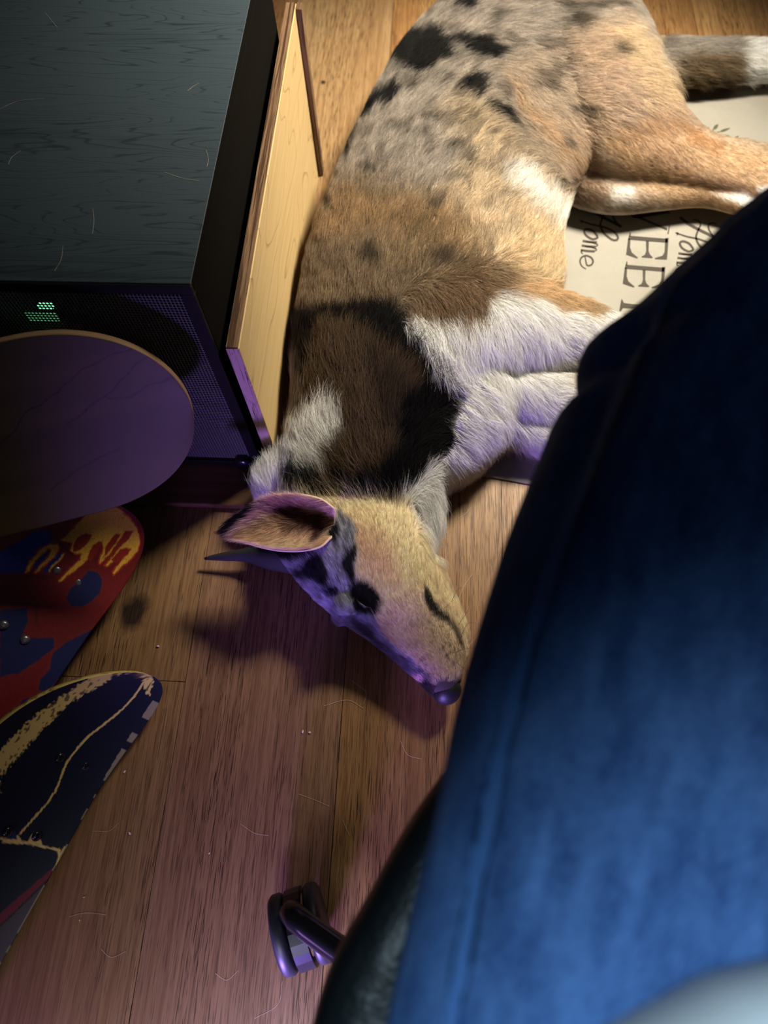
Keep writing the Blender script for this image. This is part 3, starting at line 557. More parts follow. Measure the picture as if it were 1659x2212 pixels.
# ------------------------------------------------------------ person: seated, jeans and pale shirt
def build_person():
    skin = NM('skin', sr(190, 140, 115), 0.5)
    def body_tube(B, st, n=28):
        st = spline(st, 6); V = []; prev = None; F = []
        for i, s in enumerate(st):
            p = s[:3]; t = _n(st[min(i+1, len(st)-1)][:3]-st[max(i-1, 0)][:3]); sd = np.cross(t, [0, 0, 1.0])
            if np.linalg.norm(sd) < 0.35: sd = prev if prev is not None else np.array([1., 0, 0])
            sd = _n(sd-t*(sd@t)); prev = sd; u = np.cross(sd, t)
            for k in range(n):
                a = 2*math.pi*k/n; V.append(p+sd*math.cos(a)*s[3]+u*math.sin(a)*s[4])
        for i in range(len(st)-1): F += [(i*n+k, i*n+(k+1) % n, (i+1)*n+(k+1) % n, (i+1)*n+k) for k in range(n)]
        F += [tuple(range(n))[::-1], tuple((len(st)-1)*n+k for k in range(n))]; B.add(V, F)
    Lf = [(0.062, -0.300, 0.600, 0.100, 0.082), (0.080, -0.170, 0.598, 0.102, 0.086), (0.0975, -0.085, 0.598, 0.1035, 0.088), (0.124, 0.024, 0.600, 0.106, 0.088), (0.160, 0.130, 0.602, 0.107, 0.088), (0.207, 0.232, 0.602, 0.105, 0.085), (0.283, 0.318, 0.598, 0.095, 0.082), (0.340, 0.362, 0.580, 0.088, 0.078), (0.376, 0.366, 0.530, 0.076, 0.072),
          (0.378, 0.335, 0.43, 0.066, 0.070), (0.382, 0.300, 0.30, 0.066, 0.068), (0.386, 0.270, 0.17, 0.066, 0.066), (0.388, 0.262, 0.10, 0.066, 0.068)]
    Rt = [(0.25, -0.31, 0.60, 0.10, 0.082), (0.34, -0.17, 0.598, 0.10, 0.084), (0.44, -0.02, 0.60, 0.094, 0.080), (0.53, 0.11, 0.598, 0.086, 0.078), (0.565, 0.155, 0.57, 0.078, 0.074), (0.58, 0.165, 0.48, 0.068, 0.070), (0.585, 0.14, 0.32, 0.066, 0.068), (0.59, 0.12, 0.10, 0.066, 0.068)]
    def union(name, B, mat, parent, vox, sm, scale=1.0):
        o = B.build(name, mat, parent, smooth=True)
        m = o.modifiers.new('r', 'REMESH'); m.mode = 'VOXEL'; m.voxel_size = vox; m.use_smooth_shade = True
        m = o.modifiers.new('s', 'SMOOTH'); m.factor = 0.6; m.iterations = sm
        dg = bpy.context.evaluated_depsgraph_get(); e = bpy.data.meshes.new_from_object(o.evaluated_get(dg)); o.modifiers.clear(); o.data = e; return o
    sh = lambda L, k: [(x, y, z, a*k, b*k) for x, y, z, a, b in L]
    B = MB(); body_tube(B, sh(Lf, 0.80)+[(0.388, 0.262, 0.06, 0.034, 0.036)]); body_tube(B, sh(Rt, 0.80)+[(0.59, 0.12, 0.06, 0.034, 0.036)])
    for fx, fy in ((0.388, 0.262), (0.59, 0.12)): body_tube(B, [(fx-0.01, fy-0.05, 0.030, 0.03, 0.028), (fx, fy, 0.048, 0.036, 0.046), (fx+0.02, fy+0.08, 0.036, 0.040, 0.032), (fx+0.045, fy+0.17, 0.020, 0.042, 0.018), (fx+0.05, fy+0.19, 0.016, 0.034, 0.012)])
    body_tube(B, [(0.19, -0.31, 0.60, 0.14, 0.10), (0.19, -0.31, 0.70, 0.14, 0.095), (0.19, -0.33, 0.90, 0.14, 0.09), (0.19, -0.35, 1.05, 0.17, 0.09)])
    p = union('person', B, skin.m, None, 0.010, 4); tag(p, 'person seated at the right in blue jeans and a white top, only the lap showing', 'person')
    den = NM('denim', rough=0.85, spec=0.15)
    tw = den.noise(den.co((1000, 200, 1000), rot=(0, 0, math.radians(-42))), 1, 2); fade = den.noise(den.co((22, 4.5, 16), rot=(0, 0, math.radians(-18))), 1, 4, 0.55, 0.4); fin = den.noise(den.co((90, 30, 80), rot=(0, 0, math.radians(-18))), 1, 3)
    c = den.ramp(fade, [(0.30, sr(20, 44, 86)), (0.52, sr(38, 70, 122)), (0.75, sr(88, 118, 172))]); c = den.mix(0.45, c, den.ramp(tw, [(0.35, sr(20, 42, 84)), (0.65, sr(84, 118, 168))])); c = den.mix(0.25, c, den.ramp(fin, [(0.35, sr(18, 40, 84)), (0.65, sr(90, 128, 184))])); den.col(c)
    den.bump(tw, 0.3, 0.0008)
    B = MB(); body_tube(B, Lf); body_tube(B, Rt); body_tube(B, [(0.19, -0.33, 0.60, 0.17, 0.125), (0.19, -0.34, 0.66, 0.165, 0.125), (0.19, -0.35, 0.74, 0.155, 0.115)])
    j = union('jeans', B, den.m, p, 0.007, 6)
    n = len(j.data.vertices); co = np.zeros(n*3, np.float32); j.data.vertices.foreach_get('co', co); co = co.reshape(-1, 3); nr = np.zeros(n*3, np.float32); j.data.vertices.foreach_get('normal', nr); nr = nr.reshape(-1, 3)
    # folds and creases in the cloth
    u = co[:, 0]*0.92-co[:, 1]*0.36; v = co[:, 0]*0.36+co[:, 1]*0.92
    hgt = 0.010*(vnoise(u*24+co[:, 2]*12, v*4.5, 3)-0.5)+0.004*(vnoise(u*55+co[:, 2]*30, v*15, 4)-0.5)
    kx = np.hypot(co[:, 0]-0.092, co[:, 1]-0.245); hgt += -0.007*np.exp(-((co[:, 1]-0.236-0.25*(co[:, 0]-0.09))/0.010)**2)*np.exp(-((co[:, 0]-0.09)/0.05)**2)
    hgt += 0.004*np.exp(-((co[:, 1]-0.262-0.3*(co[:, 0]-0.09))/0.012)**2)*np.exp(-((co[:, 0]-0.09)/0.06)**2)
    j.data.vertices.foreach_set('co', (co+nr*hgt[:, None]).ravel()); j.data.update()
    # side seam: raised double strip with puckers along the outer thigh
    st = spline(Lf[1:8], 14); V = []; n_ = len(st); k_ = 7
    for i, s in enumerate(st):
        t = _n(st[min(i+1, n_-1)][:3]-st[max(i-1, 0)][:3]); sd = _n(np.cross(t, [0, 0, 1.0])); up_ = np.cross(sd, t)
        for q in range(k_):
            an = math.radians(141+q*0.45); bulge = 0.0016*math.sin(math.pi*q/(k_-1))*(1+0.8*math.sin(i*1.15)); e = s[:3]+sd*math.cos(an)*(s[3]+0.0012+bulge)+up_*math.sin(an)*(s[4]+0.0012+bulge)
            V.append(e)
    F = [(i*k_+q, i*k_+q+1, (i+1)*k_+q+1, (i+1)*k_+q) for i in range(n_-1) for q in range(k_-1)]
    so = mesh('side_seam', V, F, NM('faded_denim', sr(62, 98, 152), 0.85, 0.15).m, p, smooth=True); m = so.modifiers.new('s', 'SOLIDIFY'); m.thickness = 0.003
    sm_ = so.modifiers.new('w', 'SHRINKWRAP'); sm_.target = j; sm_.offset = 0.0030; sm_.wrap_mode = 'ABOVE_SURFACE'
    sh_ = NM('white_cotton', sr(235, 238, 240), 0.85, 0.2); B = MB(); body_tube(B, [(0.15, -0.200, 0.715, 0.175, 0.150), (0.14, -0.194, 0.750, 0.175, 0.168), (0.16, -0.25, 0.82, 0.18, 0.140), (0.18, -0.32, 0.95, 0.175, 0.115), (0.19, -0.35, 1.06, 0.19, 0.10)])
    B.build('shirt', sh_.m, p, smooth=True)
build_person()
# ------------------------------------------------------------ dog
def ring_tube(B, st, n=26, flat=0.6, sub=5):
    """st rows: left px, left py, right px, right py, centre height, half height"""
    W_ = []
    for lx, ly, rx, ry, zc, hz in st:
        L_ = P(lx, ly, zc); R_ = P(rx, ry, zc); W_.append(np.r_[L_, R_, hz])
    S_ = spline(W_, sub); V = []; F = []
    for s in S_:
        L_, R_, hz = s[:3], s[3:6], s[6]; c = (L_+R_)/2; h = (R_-L_)/2
        for k in range(n):
            a = 2*math.pi*k/n; ca, sa = math.cos(a), math.sin(a)
            ex = 0.92; V.append(c+h*math.copysign(abs(ca)**ex, ca)+np.array([0, 0, hz])*math.copysign(abs(sa)**ex, sa))
    m = len(S_)
    for i in range(m-1): F += [(i*n+k, i*n+(k+1) % n, (i+1)*n+(k+1) % n, (i+1)*n+k) for k in range(n)]
    c0 = np.mean(V[:n], 0); c1 = np.mean(V[-n:], 0); V += [c0, c1]
    F += [((k+1) % n, k, m*n) for k in range(n)]+[((m-1)*n+k, (m-1)*n+(k+1) % n, m*n+1) for k in range(n)]
    B.add(V, F)
def px_tube(B, st, n=18):
    """st rows: px, py, z, radius"""
    p = np.array([np.r_[P(a, b, c), r_] for a, b, c, r_ in st]); s = spline(p, 5)
    B.tube([x[:3] for x in s], [x[3] for x in s], n)
    for e in (s[0], s[-1]): ball(B, e[:3], (e[3],)*3)
def ball(B, c, r3, n=14):
    V = []; F = []
    for i in range(n//2+1):
        th = math.pi*i/(n//2)
        for k in range(n):
            a = 2*math.pi*k/n; V.append((c[0]+r3[0]*math.sin(th)*math.cos(a), c[1]+r3[1]*math.sin(th)*math.sin(a), c[2]+r3[2]*math.cos(th)))
    for i in range(n//2):
        for k in range(n): F.append((i*n+k, i*n+(k+1) % n, (i+1)*n+(k+1) % n, (i+1)*n+k))
    B.add(V, F)
def dog_mesh():
    B = MB()
    ring_tube(B, [(1080, -90, 1330, -20, .090, .060), (1010, -40, 1395, 80, .092, .088), (950, 25, 1380, 190, .094, .094), (868, 115, 1300, 320, .094, .094), (795, 245, 1235, 415, .094, .092), (722, 400, 1212, 500, .095, .093), (670, 540, 1215, 590, .095, .094), (646, 680, 1190, 690, .093, .092), (640, 800, 1090, 830, .088, .086), (636, 890, 1000, 930, .080, .076), (620, 970, 955, 1010, .074, .068), (602, 1050, 925, 1080, .070, .062), (590, 1120, 900, 1130, .068, .058)])
    px_tube(B, [(640, 1010, .070, .030), (596, 1045, .066, .026), (580, 1070, .060, .022)])
    # skull and muzzle
    ring_tube(B, [(590, 1130, 860, 1085, .066, .050), (598, 1190, 905, 1120, .066, .060), (632, 1240, 925, 1175, .064, .062), (688, 1300, 940, 1235, .060, .057), (745, 1345, 958, 1295, .054, .050), (800, 1383, 985, 1345, .047, .042), (852, 1425, 1000, 1385, .043, .038), (898, 1466, 1004, 1425, .040, .034), (930, 1497, 997, 1462, .038, .029), (950, 1512, 988, 1490, .037, .020)])
    ball(B, P(818, 1190, .080), (.046, .050, .038))                      # cheek muscle
    ball(B, P(752, 1306, .094), (.017, .017, .012))                     # brow
    ball(B, P(738, 1334, .060), (.011, .011, .016))
    px_tube(B, [(850, 1295, .088, .014), (900, 1345, .072, .012), (945, 1390, .062, .012)])   # upper lip ridge
    ball(B, P(960, 1400, .050), (.022, .030, .024))
    # lower jaw, below the lip line
    px_tube(B, [(915, 1230, .040, .026), (945, 1285, .036, .022), (975, 1335, .032, .018), (993, 1375, .028, .014), (997, 1420, .025, .010)])
    # haunch and legs
    ring_tube(B, [(1020, 60, 1400, 60, .12, .06), (1120, 160, 1435, 170, .12, .075), (1200, 270, 1450, 215, .118, .070), (1265, 345, 1480, 262, .106, .056), (1340, 378, 1525, 298, .092, .044), (1430, 386, 1575, 312, .080, .034), (1520, 396, 1620, 312, .070, .027), (1600, 412, 1665, 338, .063, .023), (1690, 446, 1735, 385, .058, .019), (1800, 500, 1840, 440, .060, .018)])
    px_tube(B, [(1590, 350, .062, .022), (1640, 330, .056, .018)])
    ring_tube(B, [(1180, 400, 1260, 320, .05, .045), (1262, 436, 1300, 355, .05, .042), (1340, 452, 1370, 378, .048, .034), (1430, 446, 1450, 392, .044, .026), (1520, 440, 1535, 405, .040, .021), (1590, 458, 1610, 412, .038, .020), (1660, 485, 1690, 430, .034, .018), (1760, 525, 1790, 470, .030, .018)])
    px_tube(B, [(1790, 480, .045, .024), (1850, 500, .035, .022)]); px_tube(B, [(1770, 505, .028, .022), (1830, 540, .026, .020)])
    # shoulder and forelegs
    ring_tube(B, [(960, 560, 880, 820, .12, .06), (1060, 600, 1020, 830, .115, .062), (1150, 632, 1130, 800, .105, .058), (1230, 655, 1215, 790, .092, .048), (1300, 680, 1275, 785, .078, .038), (1380, 735, 1350, 820, .062, .030), (1480, 800, 1445, 870, .050, .024), (1580, 850, 1550, 910, .042, .022)])
    ring_tube(B, [(1010, 790, 1000, 990, .055, .05), (1110, 840, 1100, 960, .044, .040), (1190, 880, 1180, 980, .036, .032), (1270, 910, 1250, 1010, .032, .026), (1370, 950, 1350, 1020, .030, .022), (1470, 990, 1450, 1050, .028, .022)])
    ring_tube(B, [(930, 850, 1110, 850, .075, .07), (930, 940, 1090, 930, .065, .062), (925, 1000, 1040, 990, .055, .050), (900, 1050, 965, 1045, .045, .042), (880, 1110, 950, 1110, .036, .034), (890, 1160, 935, 1165, .028, .026), (905, 1190, 925, 1195, .022, .018)])
    px_tube(B, [(1110, 850, .060, .055), (1200, 870, .052, .046), (1250, 885, .042, .036)])
    # tail
    ring_tube(B, [(1340, 90, 1360, 190, .055, .030), (1430, 102, 1440, 178, .042, .034), (1520, 106, 1520, 176, .040, .034), (1620, 108, 1620, 168, .038, .032), (1740, 110, 1740, 160, .034, .028), (1840, 118, 1840, 140, .03, .014)])
    V = np.array(B.V); V[:, 2] = np.maximum(V[:, 2], 0.005); B.V = [tuple(v) for v in V]
    o = B.build('dog', None, None, smooth=True)
    m = o.modifiers.new('r', 'REMESH'); m.mode = 'VOXEL'; m.voxel_size = 0.0045; m.use_smooth_shade = True
    m = o.modifiers.new('s', 'SMOOTH'); m.factor = 0.5; m.iterations = 9
    dg = bpy.context.evaluated_depsgraph_get(); e = bpy.data.meshes.new_from_object(o.evaluated_get(dg)); o.modifiers.clear(); o.data = e
    return o

# coat: patches as they lie on the animal
W1 = (2.37, 600, 0); W4 = (2.37, 600, 600); W5 = (2.633, 430, 1000); W3 = (2.911, 1100, 0)
WHITE = np.array((.87, .86, .83)); TAN = np.array(sr(188, 158, 122)); CREAM = np.array(sr(200, 180, 150)); GREY = np.array(sr(168, 158, 146)); SABLE = np.array(sr(128, 106, 76)); BLK = np.array((.0030, .0030, .0034)); MAUVE = np.array(sr(190, 168, 144))
def coat(pts, dirs=None, root=True):
    """albedo and hair length (m) at image-plane positions of the coat"""
    x, y = pts[:, 0], pts[:, 1]; N_ = len(pts)
    q = jit(pts, 9, 26, 1); q = jit(q, 4, 8, 5)
    f = vnoise(x/16, y/16, 7); g = vnoise(x/6, y/9, 17); mer = vnoise(x/34, y/30, 27)*0.6+f*0.4
    C = np.tile(GREY, (N_, 1)); L_ = np.full(N_, .021)
    def put(poly, col, e=10, a=1.0, w=None, src=None):
        nonlocal C
        m_ = a*soft(sdist(q if src is None else src, Z(poly, *w) if w else poly), e); C = lay(C, m_, col); return m_
    # warm brown flank and shading of the saddle
    put([(640, 430), (760, 380), (900, 400), (1060, 480), (1080, 640), (1040, 690), (860, 690), (640, 720)], SABLE, 70, .8)
    put([(700, 400), (820, 440), (1000, 430), (1040, 560), (800, 500), (690, 520)], np.array(sr(170, 138, 98)), 60, .6)
    put([(1000, 180), (1090, 250), (1160, 340), (1240, 440), (1250, 660), (1090, 640), (1010, 520), (960, 420), (1000, 330), (950, 240)], CREAM, 60, .85)
    put([(820, 480), (1000, 470), (1060, 520), (1000, 620), (860, 600)], SABLE, 50, .45)
    C = C*(0.55+0.85*mer)[:, None]
    # haunch
    put([(1080, 150), (1250, 60), (1340, 30), (1500, 240), (1800, 350), (1800, 560), (1400, 470), (1240, 420), (1150, 300)], MAUVE, 60, .85)
    put([(1300, 60), (1380, 50), (1450, 160), (1470, 240), (1400, 230), (1340, 130)], CREAM, 30, .85)
    put([(1200, 80), (1260, 150), (1230, 260), (1150, 230), (1100, 150)], GREY, 50, .5)
    put([(1400, 240), (1480, 260), (1560, 310), (1660, 330), (1800, 400), (1800, 560), (1500, 470), (1330, 360), (1300, 300)], TAN, 30, .8)
    put([(1470, 262), (1560, 310), (1560, 340), (1490, 310)], np.array(sr(176, 138, 96)), 12, .8)
    put([(1085, 170), (1110, 170), (1150, 230), (1200, 290), (1280, 350), (1270, 365), (1180, 310), (1120, 240)], np.array(sr(190, 156, 114)), 16, .35)
    put([(1225, 330), (1300, 360), (1300, 440), (1230, 440)], np.array(sr(150, 122, 98)), 20, .6)
    put([(1310, 400), (1380, 405), (1370, 440), (1320, 436)], WHITE, 16, .7)
    put([(1535, 415), (1600, 420), (1640, 432), (1700, 400), (1900, 430), (1900, 600), (1600, 500), (1630, 465), (1600, 445)], WHITE, 10)
    put([(1636, 400), (1680, 405), (1680, 440), (1640, 425)], WHITE, 8)
    # dark grey fleck patches
    dg_ = np.array(sr(78, 68, 56))
    for p_ in ([(1212, 20), (1250, 20), (1285, 40), (1245, 68), (1210, 55)], [(1310, 98), (1340, 92), (1360, 110), (1335, 122)], [(1225, 215), (1260, 228), (1300, 235), (1290, 246), (1240, 242)], [(1180, 0), (1345, 0), (1345, 14), (1200, 16)]): put(p_, np.array(sr(64, 54, 42)), 14, .85)
    for p_ in ([(530, 660), (600, 640), (680, 650), (770, 712), (700, 705), (620, 690)], [(720, 595), (800, 590), (825, 630), (760, 645)], [(835, 730), (900, 700), (975, 740), (985, 800), (900, 790), (850, 770)], [(930, 800), (1000, 800), (990, 860), (940, 840)], [(725, 1050), (790, 1010), (850, 1060), (770, 1105)], [(640, 430), (690, 420), (690, 480), (650, 490)],
               [(410, 850), (450, 830), (480, 900), (430, 920)], [(210, 1060), (260, 1030), (280, 1090), (220, 1110)], [(400, 1290), (500, 1260), (520, 1400), (420, 1390)], [(760, 1320), (880, 1280), (920, 1350), (820, 1380)], [(960, 580), (1020, 580), (1020, 610), (960, 610)], [(1060, 660), (1100, 660), (1110, 710), (1070, 700)],
               [(820, 390), (870, 390), (880, 440), (830, 430)], [(1080, 80), (1140, 70), (1150, 100), (1090, 110)], [(1380, 400), (1420, 400), (1420, 460), (1380, 450)], [(760, 520), (800, 525), (800, 560), (770, 560)]):
        put(p_, dg_*0.62, 14, .8, W1)
    m_ = (mer > 0.63)*(y < 420)*(x < 1250); C = lay(C, 0.6*m_, dg_)
    # black patches on the back
    for p_ in ([(565, 345), (600, 260), (650, 210), (700, 170), (780, 142), (840, 180), (890, 215), (880, 260), (830, 310), (760, 380), (700, 397), (640, 372), (600, 360)], [(870, 190), (960, 172), (1050, 182), (1160, 240), (1120, 305), (1040, 332), (960, 272), (900, 245)],
               [(890, 455), (930, 410), (1050, 382), (1058, 450), (1015, 505), (955, 482)], [(1030, 518), (1100, 518), (1180, 568), (1218, 640), (1150, 602), (1080, 572)], [(395, 620), (440, 540), (520, 480), (600, 438), (612, 490), (560, 545), (480, 562), (430, 635)], [(320, 830), (350, 740), (395, 640), (420, 640), (380, 740), (345, 830)], [(855, 30), (950, 0), (1020, 30), (960, 78), (900, 62)], [(430, 560), (480, 545), (470, 600), (420, 640)]):
        put(p_, BLK*1.3, 9, .97, W1)
    # belly
    mb = put([(1085, 365), (1125, 358), (1180, 405), (1225, 460), (1240, 540), (1205, 500), (1150, 440), (1100, 405)], WHITE, 26, .7); L_ = L_+.012*mb
    put([(1120, 470), (1200, 500), (1238, 560), (1238, 650), (1150, 620), (1080, 600)], np.array(sr(214, 194, 160)), 40, .8)
    # neck and collar of dark fur
    put([(640, 690), (830, 660), (960, 800), (965, 960), (900, 1060), (720, 1080), (640, 900)], np.array(sr(92, 72, 50)), 40, .95)
    col = put([(95, 235), (220, 205), (340, 180), (470, 150), (545, 160), (640, 230), (730, 350), (840, 470), (872, 600), (875, 700), (865, 800), (785, 960), (700, 1085), (600, 1135), (480, 1135), (330, 1100), (270, 1040), (330, 1030), (400, 1062), (520, 1035), (590, 940), (600, 850), (625, 700), (700, 600), (700, 520), (600, 430), (480, 340), (340, 270), (220, 260), (170, 300)], BLK, 12, .98, W4)
    put([(80, 240), (190, 250), (200, 420), (140, 560), (85, 500)], BLK, 16, .92, W4)
    put([(790, 760), (880, 830), (900, 940), (850, 1000), (820, 900)], BLK*1.6, 40, .6)
    nk = soft(sdist(pts, [(600, 700), (1000, 690), (1010, 1000), (900, 1080), (560, 1110)]), 60); L_ = L_+.016*nk
    # white chest, shoulder, forelegs
    ch = put([(866, 690), (900, 676), (960, 684), (1050, 690), (1060, 640), (1085, 620), (1160, 650), (1260, 675), (1400, 660), (1700, 800), (1700, 1100), (1200, 1060), (1060, 1060), (980, 1060), (965, 1130), (935, 1260), (905, 1190), (875, 1110), (870, 1075), (925, 1010), (962, 940), (968, 860), (950, 795), (908, 748)], WHITE, 9)
    L_ = L_*(1-ch)+.036*ch
    put([(1080, 600), (1170, 612), (1250, 632), (1296, 655), (1285, 672), (1240, 676), (1200, 662), (1150, 640), (1075, 628)], np.array(sr(204, 176, 138)), 12, .85)
    put([(1040, 560), (1120, 590), (1100, 625), (1050, 650), (1030, 690), (950, 690), (900, 660), (960, 600)], np.array(sr(128, 102, 76)), 30, .7)
    put([(1205, 800), (1250, 790), (1260, 850), (1220, 870)], np.array(sr(180, 160, 130)), 20, .6)
    # white scruff
    sc = put([(612, 960), (650, 920), (690, 880), (740, 905), (752, 950), (712, 1000), (708, 1040), (640, 1050), (600, 1068), (540, 1110), (520, 1080), (556, 1020), (590, 1005)], WHITE, 12); L_ = np.maximum(L_, .034*sc)
    put([(606, 1045), (640, 1026), (700, 1046), (724, 1078), (660, 1062), (612, 1072)], BLK, 8, .95)
    # head
    hd = soft(sdist(pts, [(480, 1075), (720, 1072), (880, 1085), (935, 1190), (1030, 1360), (1010, 1540), (940, 1540), (700, 1380), (540, 1240), (430, 1220)]), 16)
    hd0 = hd*1.0; C = lay(C, hd, np.array(sr(248, 230, 196)))
    mz = soft(sdist(pts, [(850, 1350), (900, 1290), (960, 1330), (1020, 1400), (1000, 1530), (900, 1480)]), 60); C = lay(C, .75*mz*hd, np.array(sr(190, 164, 140)))
    C = lay(C, hd*soft(sdist(pts, [(760, 1130), (800, 1140), (850, 1200), (860, 1260), (800, 1240), (765, 1190)]), 40)*.4, np.array(sr(206, 158, 120)))
    C = lay(C, hd*soft(sdist(pts, [(918, 1225), (960, 1290), (1000, 1360), (1010, 1420), (985, 1350), (945, 1290)]), 7)*.85, np.array(sr(232, 216, 186)))
    bm = put([(560, 1180), (640, 1190), (700, 1150), (730, 1100), (770, 1130), (776, 1180), (764, 1250), (790, 1320), (850, 1390), (900, 1440), (925, 1490), (900, 1490), (800, 1410), (700, 1350), (600, 1250)], np.array(sr(186, 186, 196)), 12)
    C = lay(C, .55*bm*(g > 0.62), np.array(sr(70, 68, 78)))
    for p_ in ([(540, 640), (580, 590), (620, 555), (665, 530), (705, 535), (715, 590), (745, 640), (735, 690), (695, 702), (655, 672), (600, 665), (560, 668)], [(720, 740), (735, 708), (775, 705), (800, 735), (780, 768), (740, 772)], [(700, 690), (720, 660), (735, 700), (715, 715)],
               [(815, 560), (840, 520), (885, 470), (905, 485), (890, 540), (885, 640), (890, 700), (850, 670), (820, 610)], [(720, 400), (790, 330), (800, 400), (790, 470), (740, 440)], [(120, 500), (200, 460), (420, 470), (600, 500), (560, 540), (480, 560), (440, 620), (380, 610), (200, 540)], [(470, 500), (640, 480), (700, 440), (640, 520), (560, 560), (500, 560)]):
        put(p_, BLK, 5, .95, W5, jit(pts, 3, 8, 44))
    put([(860, 720), (905, 680), (960, 690), (1010, 740), (1040, 800), (1020, 860), (960, 865), (900, 860), (870, 800)], BLK, 6, .98, W5, jit(pts, 3, 8, 44))
    put([(840, 880), (900, 890), (1000, 980), (1130, 1090), (1250, 1180), (1350, 1240), (1300, 1290), (1180, 1200), (1020, 1060), (900, 950)], np.array(sr(84, 76, 84)), 8, .8, W5)
    put([(1190, 1190), (1240, 1205), (1275, 1250), (1290, 1285), (1240, 1250)], np.array(sr(230, 190, 190)), 3, .95, W5)
    put([(1280, 1240), (1400, 1230), (1500, 1240), (1500, 1400), (1340, 1380), (1240, 1290)], np.array(sr(40, 34, 36)), 6, .95, W5)
    # lip line
    lips = [[(1285, 712), (1302, 715), (1330, 780), (1375, 838), (1432, 890), (1400, 905), (1350, 880), (1308, 840), (1284, 780)]]
    for p_ in lips: put(p_, np.array(sr(20, 15, 14)), 4, .95, W5, pts)
    put([(1400, 870), (1450, 910), (1490, 980), (1510, 1060), (1490, 1050), (1450, 960), (1400, 905)], np.array(sr(70, 56, 48)), 5, .8, W5, pts)
    for (a_, b_) in ((1335, 1030), (1360, 1095), (1385, 1050), (1405, 1090), (1420, 1120), (1445, 1145), (1400, 1020), (1430, 1040), (1455, 1065), (1475, 1075), (1290, 1150), (1300, 1195), (1430, 1075), (1380, 1010)):
        put([(a_-4, b_-12), (a_+6, b_), (a_+8, b_+14), (a_-2, b_+8)], np.array(sr(40, 26, 26)), 2, .85, W5, pts)
    # tail
    tl = (x > 1395) & (y < 215) & (y < 150+(x-1395)*.6); tl = tl & (y < 205)
    gt = np.array(sr(128, 110, 84)); Ct = np.tile(gt, (N_, 1))*(0.65+0.7*vnoise(x/25, y/7, 61))[:, None]; Ct = lay(Ct, soft(y-165+8*(g-.5), 16)*.6, np.array(sr(60, 46, 28)))
    Ct = lay(Ct, soft(118-y, 20)*.6, np.array(sr(190, 186, 180))); Ct = lay(Ct, soft(x-1592+14*(g-.5), 14), WHITE)
    edge = soft(x-1440-(y-100)*.05-12*(1-(np.abs(y-140)/60)), 10); on = tl*edge; C = C*(1-on[:, None])+Ct*on[:, None]
    L_ = np.where(tl & (x > 1430), .036, L_)
    leg = soft(sdist(pts, [(1300, 290), (1480, 262), (1900, 300), (1900, 600), (1500, 500), (1240, 460), (1240, 380)]), 60); L_ = L_*(1-leg)+.010*leg
    L_ = L_*(1-hd0)+.0085*hd0; L_ = np.where((mz*hd0) > .5, .0045, L_)
    return np.clip(C, .0015, .92), L_
FLOW = np.array([  # px, py, direction dx, dy (image sense)
    (650, 900, -.05, -1), (650, 700, 0, -1), (680, 550, .0, -1), (720, 420, .1, -1), (800, 230, .5, -.9), (950, 60, .8, -.6), (1100, 0, 1, -.2), (900, 300, .45, -.9), (900, 500, .2, -1), (1000, 200, .7, -.6), (1050, 350, .45, -.8), (1050, 500, .3, -1), (1180, 560, .35, -.9), (1150, 400, .5, -.8), (1200, 500, .5, -.7),
    (1150, 100, .9, .2), (1300, 60, .9, .3), (1400, 130, .9, .25), (1300, 200, .9, .35), (1200, 250, .9, .5), (1400, 260, .9, .5), (1350, 330, .9, .3), (1500, 360, 1, .3), (1650, 380, .9, .4), (1300, 420, .9, .2), (1500, 430, 1, .1), (1650, 460, 1, .4), (1450, 150, 1, .1), (1600, 140, 1, .05), (1130, 200, .6, .9), (1200, 320, .7, .6),
    (800, 650, .05, -1), (850, 750, .1, -1), (750, 850, -.1, -1), (900, 850, .3, -.9), (800, 950, -.15, -1), (700, 1000, -.5, -.8), (600, 1030, -.35, -1), (560, 1050, -.3, -1), (880, 1000, .3, -.6), (780, 1050, -.4, -.6),
    (900, 700, .25, .95), (960, 760, .3, 1), (1050, 700, .15, 1), (1100, 780, .4, .9), (1000, 880, .7, .5), (1000, 960, .7, .6), (1050, 1020, .2, 1), (1150, 900, .7, .6), (1150, 700, .4, .9), (1250, 700, .9, .3), (1350, 720, 1, .4), (1250, 640, .9, .35), (1120, 610, .9, .3), (1200, 960, .9, .35), (1300, 960, .9, .3), (950, 1080, .2, 1), (930, 1180, .1, 1), (1230, 850, .9, 0),
    (650, 1200, -.5, -.7), (720, 1240, -.3, -.9), (740, 1130, -.3, -.9), (850, 1150, .1, -1), (900, 1200, .2, -1), (830, 1250, .0, -1), (780, 1300, -.4, -.8), (850, 1340, -.5, -.8), (930, 1350, -.2, -.9), (900, 1420, -.7, -.7), (970, 1420, -.3, -1), (700, 1320, -.7, -.7), (800, 1390, -.8, -.6), (950, 1280, -.2, -1), (600, 1230, -.9, -.3)], float)
def flow(pts):
    v = np.zeros((len(pts), 2)); wsum = np.zeros(len(pts))
    for a_, b_, dx, dy in FLOW:
        w_ = 1/(((pts[:, 0]-a_)**2+(pts[:, 1]-b_)**2)+900)**2; u = _n((dx, dy)); v += w_[:, None]*u; wsum += w_
    v /= np.linalg.norm(v, axis=1)[:, None]+1e-9
    return v
